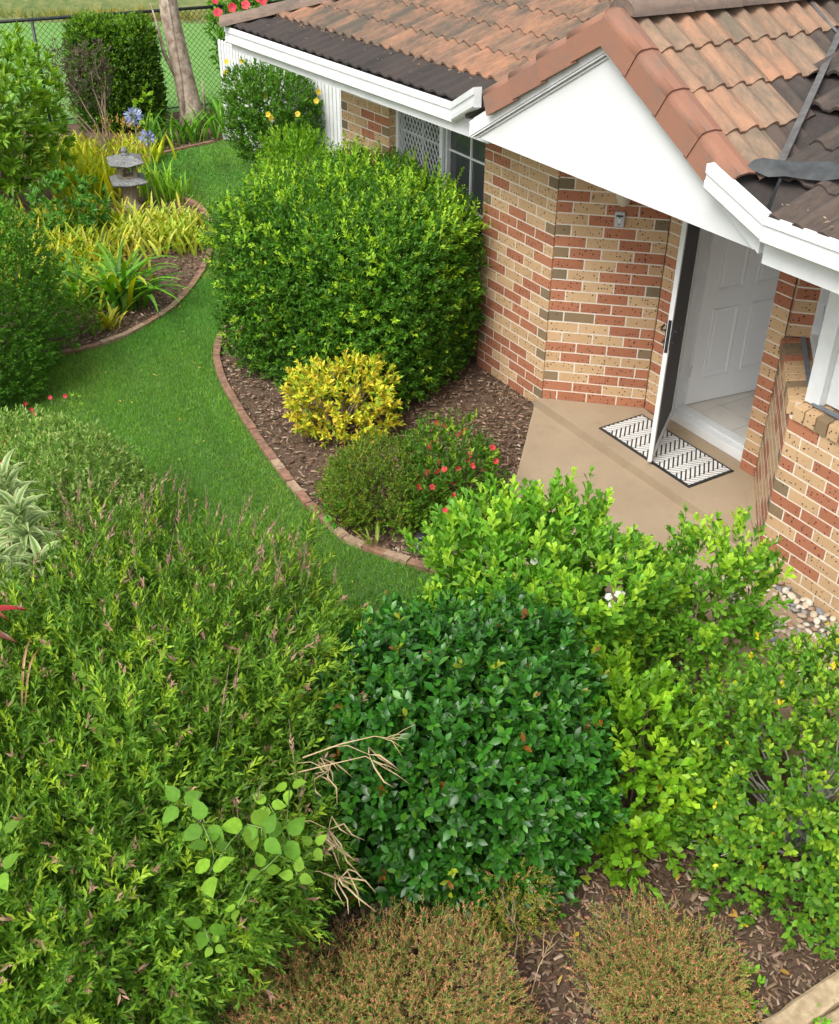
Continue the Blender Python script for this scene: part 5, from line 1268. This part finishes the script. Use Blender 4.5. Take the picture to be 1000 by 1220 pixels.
# pebbles along the low brick wall
def ico():
    import bmesh
    bm = bmesh.new(); bmesh.ops.create_icosphere(bm, subdivisions=2, radius=1); v = np.array([tuple(x.co) for x in bm.verts]); f = np.array([[q.index for q in p.verts] for p in bm.faces]); bm.free(); return v, f
IV, IF = ico()
peb_area = [Hxy(2.44,.06), Hxy(4.4,.09), Hxy(4.4,.75), Hxy(3.6,.75), Hxy(3.0,.72), Hxy(2.55,.55)]
pbed = sheet('pebble_bed', peb_area, GZ+.004, simple('pebble_soil', (.12,.1,.08), (.2,.17,.13), 60, .95))
pms = []
for c in [(.50,.42,.31),(.40,.31,.22),(.30,.28,.26),(.56,.49,.38),(.20,.21,.23),(.42,.33,.25),(.6,.55,.46),(.34,.22,.15)]:
    v = IV*np.array([1,.72,.48]); v = v*(1+.10*np.sin(IV@np.random.default_rng(int(c[0]*100)).normal(size=3)*2.1))[:,None]
    pms.append(np_mesh('pebble', v, IF, np.tile(np.array(c),(len(v),1)), M['pebble'], True))
rgp = random.Random(6); cnt = 0; placed = []
for layer in range(2):
    tries = 0
    while tries < 9000 and cnt < (230 if layer == 0 else 290):
        tries += 1; u_ = rgp.uniform(2.42,3.45); n_ = rgp.uniform(.10,.74); r = rgp.uniform(.020,.036)
        lim = .42+(u_-2.45)*.4
        if n_ > min(lim,.78): continue
        x, y = Hxy(u_, n_)
        if layer == 0 and any((x-a)**2+(y-b)**2 < ((r+c)*.70)**2 for a, b, c in placed): continue
        placed.append((x,y,r)); o = bpy.data.objects.new('pebble', pms[rgp.randrange(len(pms))] if rgp.random() < .8 else pms[rgp.choice([0,3,6])])
        o.location = (x,y,GZ+.012+layer*.02+rgp.uniform(0,.008)); o.rotation_euler = (rgp.uniform(-.4,.4),rgp.uniform(-.4,.4),rgp.uniform(0,6.28)); s = r; o.scale = (s,s,s*rgp.uniform(.8,1.1)); link(o, pbed); cnt += 1
# timber sleepers at bottom right
a = at(878,1240,GZ+.06); b = at(1040,1125,GZ+.06); d = (b-a); d.z = 0; d.normalize(); s2 = Vector((d.y,-d.x,0))
for i, (o0, o1, z, lab) in enumerate(((0,.10,.07,'weathered timber sleeper edging in the bottom right corner, the upper one'),(.105,.22,.045,'lower timber sleeper at the very bottom right corner'))):
    F = lambda x, y, zz: Vector((a.x,a.y,GZ))+d*x+s2*y+Vector((0,0,zz))
    mb = MB(); nseg = 14; vsx = []
    for k in range(nseg+1):
        x = k/nseg*1.0-.15
        for y_, z_ in ((o0,-.05),(o0,z-.008),(o0+.012,z),(o1-.012,z),(o1,z-.008),(o1,-.05)): vsx.append(F(x, y_+random.uniform(-.003,.003), z_+(random.uniform(-.003,.003) if z_ > 0 else 0)))
    mb.add(vsx, [(k*6+j,(k+1)*6+j,(k+1)*6+j+1,k*6+j+1) for k in range(nseg) for j in range(5)]+[tuple(range(6)), tuple(nseg*6+j for j in range(6))[::-1]])
    o = mb.build('timber_sleeper', M['timber']); tag(o, lab, 'sleeper')
sheet('lower_path', [(1.42,1.9),(2.3,2.55),(3,2),(2,1)], GZ+.008, M['concrete'])
for i, (x, y, lab) in enumerate(((985,1208,'tiny green weed by the timber sleeper in the corner'),(738,1210,'small weed shoot in the bark'),(905,1165,'small weed in the bark just above the sleeper'))):
    if i == 1: x, y = 905, 1195
    p = at(x, y, GZ+.03)
    lab = ['tiny green weed by the lower sleeper in the corner','small weed sprouting in the bark left of the upper sleeper','small weed sprouting further up the bark above the sleepers'][i]
    shrub('weed', lab, 'weed', (p.x,p.y,GZ), (p.x,p.y,GZ+.02), (.04,.04,.04), 2, 8, 4, .02, .04, .02, [(.1,.3,.04),(.15,.35,.05)], [1,1], seed=100+i, nbr=3, br=.002, inner=0, tpl='big8')
# solar garden light
sp = at(503,660,GZ); sl = empty('solar_light', sp, 'small black and grey solar stake light at the corner of the middle bed', 'garden light')
MB().lathe([(.03,0),(.03,.1),(.026,.12)], tuple(sp), 12).build('lens', M['grey_plastic'], sl)
MB().lathe([(.04,.12),(.042,.13),(.04,.15),(.03,.158)], tuple(sp), 14).build('cap', M['black'], sl)
# small sprigs at the foot of the middle bed
shrub('seedling', 'round-leaved seedling at the edging corner below the olive shrub', 'plant', (-.55,5.95,G0), (-.52,5.98,.0), (.1,.07,.12), 2, 10, 5, .04, .06, .04, [(.07,.25,.05)], [1], seed=110, nbr=3, br=.003, inner=0, tpl='big8')
shrub('seedling', 'low green sprig beside the solar stake light', 'plant', (-.05,5.85,G0), (-.05,5.88,.0), (.2,.1,.12), 2, 60, 6, .04, .035, .016, [(.08,.2,.03)], [1], seed=111, nbr=4, br=.003, inner=0)
shrub('seedling', 'thin tall weed stem rising over the lawn from the pale-edged shrub', 'plant', (-2.3,6.2,G0), (-2.3,6.25,.45), (.05,.05,.42), 2, 14, 5, .05, .03, .012, [(.14,.25,.06)], [1], seed=112, nbr=2, br=.003, inner=0)

# repeats share a group
from collections import defaultdict
def group_repeats():
    d = defaultdict(list)
    for o in COL.objects:
        if o.parent is None and o.get('category') and not o.get('group') and o.get('kind') != 'stuff': d[o.name.split('.')[0]].append(o)
    for k, l in d.items():
        if len(l) > 1:
            for o in l: o['group'] = {'brick_edging': 'brick edgings round the garden beds'}.get(k, k.replace('_', ' ')+'s in the garden')
group_repeats()
# =================================================================== grass blades
def grass(name, poly, n, hmin, hmax, w, cols, wts, seed, bbox, label):
    rg = np.random.default_rng(seed); P = np.stack([rg.uniform(bbox[0],bbox[1],n), rg.uniform(bbox[2],bbox[3],n), np.full(n, GZ)],1)
    ok = inside_poly(P, poly)&in_frame(P, 20)[0]; P = P[ok]; n = len(P); cl = lump(P, 6, seed)
    az = rg.uniform(0,6.28,n); le = rg.uniform(.1,.9,n); Y = np.stack([np.cos(az)*le,np.sin(az)*le,np.ones(n)*.8],1)
    Z = norm((CAM-P))+np.array([0,0,.8])+rg.normal(size=(n,3))*.4
    L = rg.uniform(hmin,hmax,n)*(1+.25*cl); T_ = tints(n, cols, wts, seed, .25)*(1+.18*lump(P, 1.3, seed+1)+.25*lump(P, 22, seed+2))[:,None]; T_[:,0] *= 1+.35*np.clip(lump(P, .9, seed+6), -.5, 1)
    a = leaves_mesh(name, P, Y, Z, L, np.full(n,w)*rg.uniform(.7,1.3,n), T_, 'blade', M['leaf'])
    o = bpy.data.objects.new(name, a); link(o); tag(o, label, 'grass', kind='stuff')
gc_ = [(.070,.185,.045),(.090,.23,.055),(.048,.135,.035),(.16,.26,.10)]
grass('lawn_grass', LAWN, 420000, .022, .05, .0042, gc_, [4,4,3,.8], 1, (-4.5,.5,2.9,10.5), 'short green grass of the curving lawn')
grass('bank_grass', [(-40,25),(10,25),(10,40),(-40,40)], 60000, .1, .3, .03, [(.09,.13,.03),(.16,.18,.06),(.22,.2,.09)], [3,3,1.5], 5, (-22,-2,26.3,29.5), 'rough grass along the bank beyond the fence')
grass('lawn_grass', LAWN, 90000, .02, .045, .009, gc_, [4,4,3,.8], 2, (-4.2,-.2,10.5,16.2), 'short green grass of the far end of the lawn')
print('bricks', brick_total)
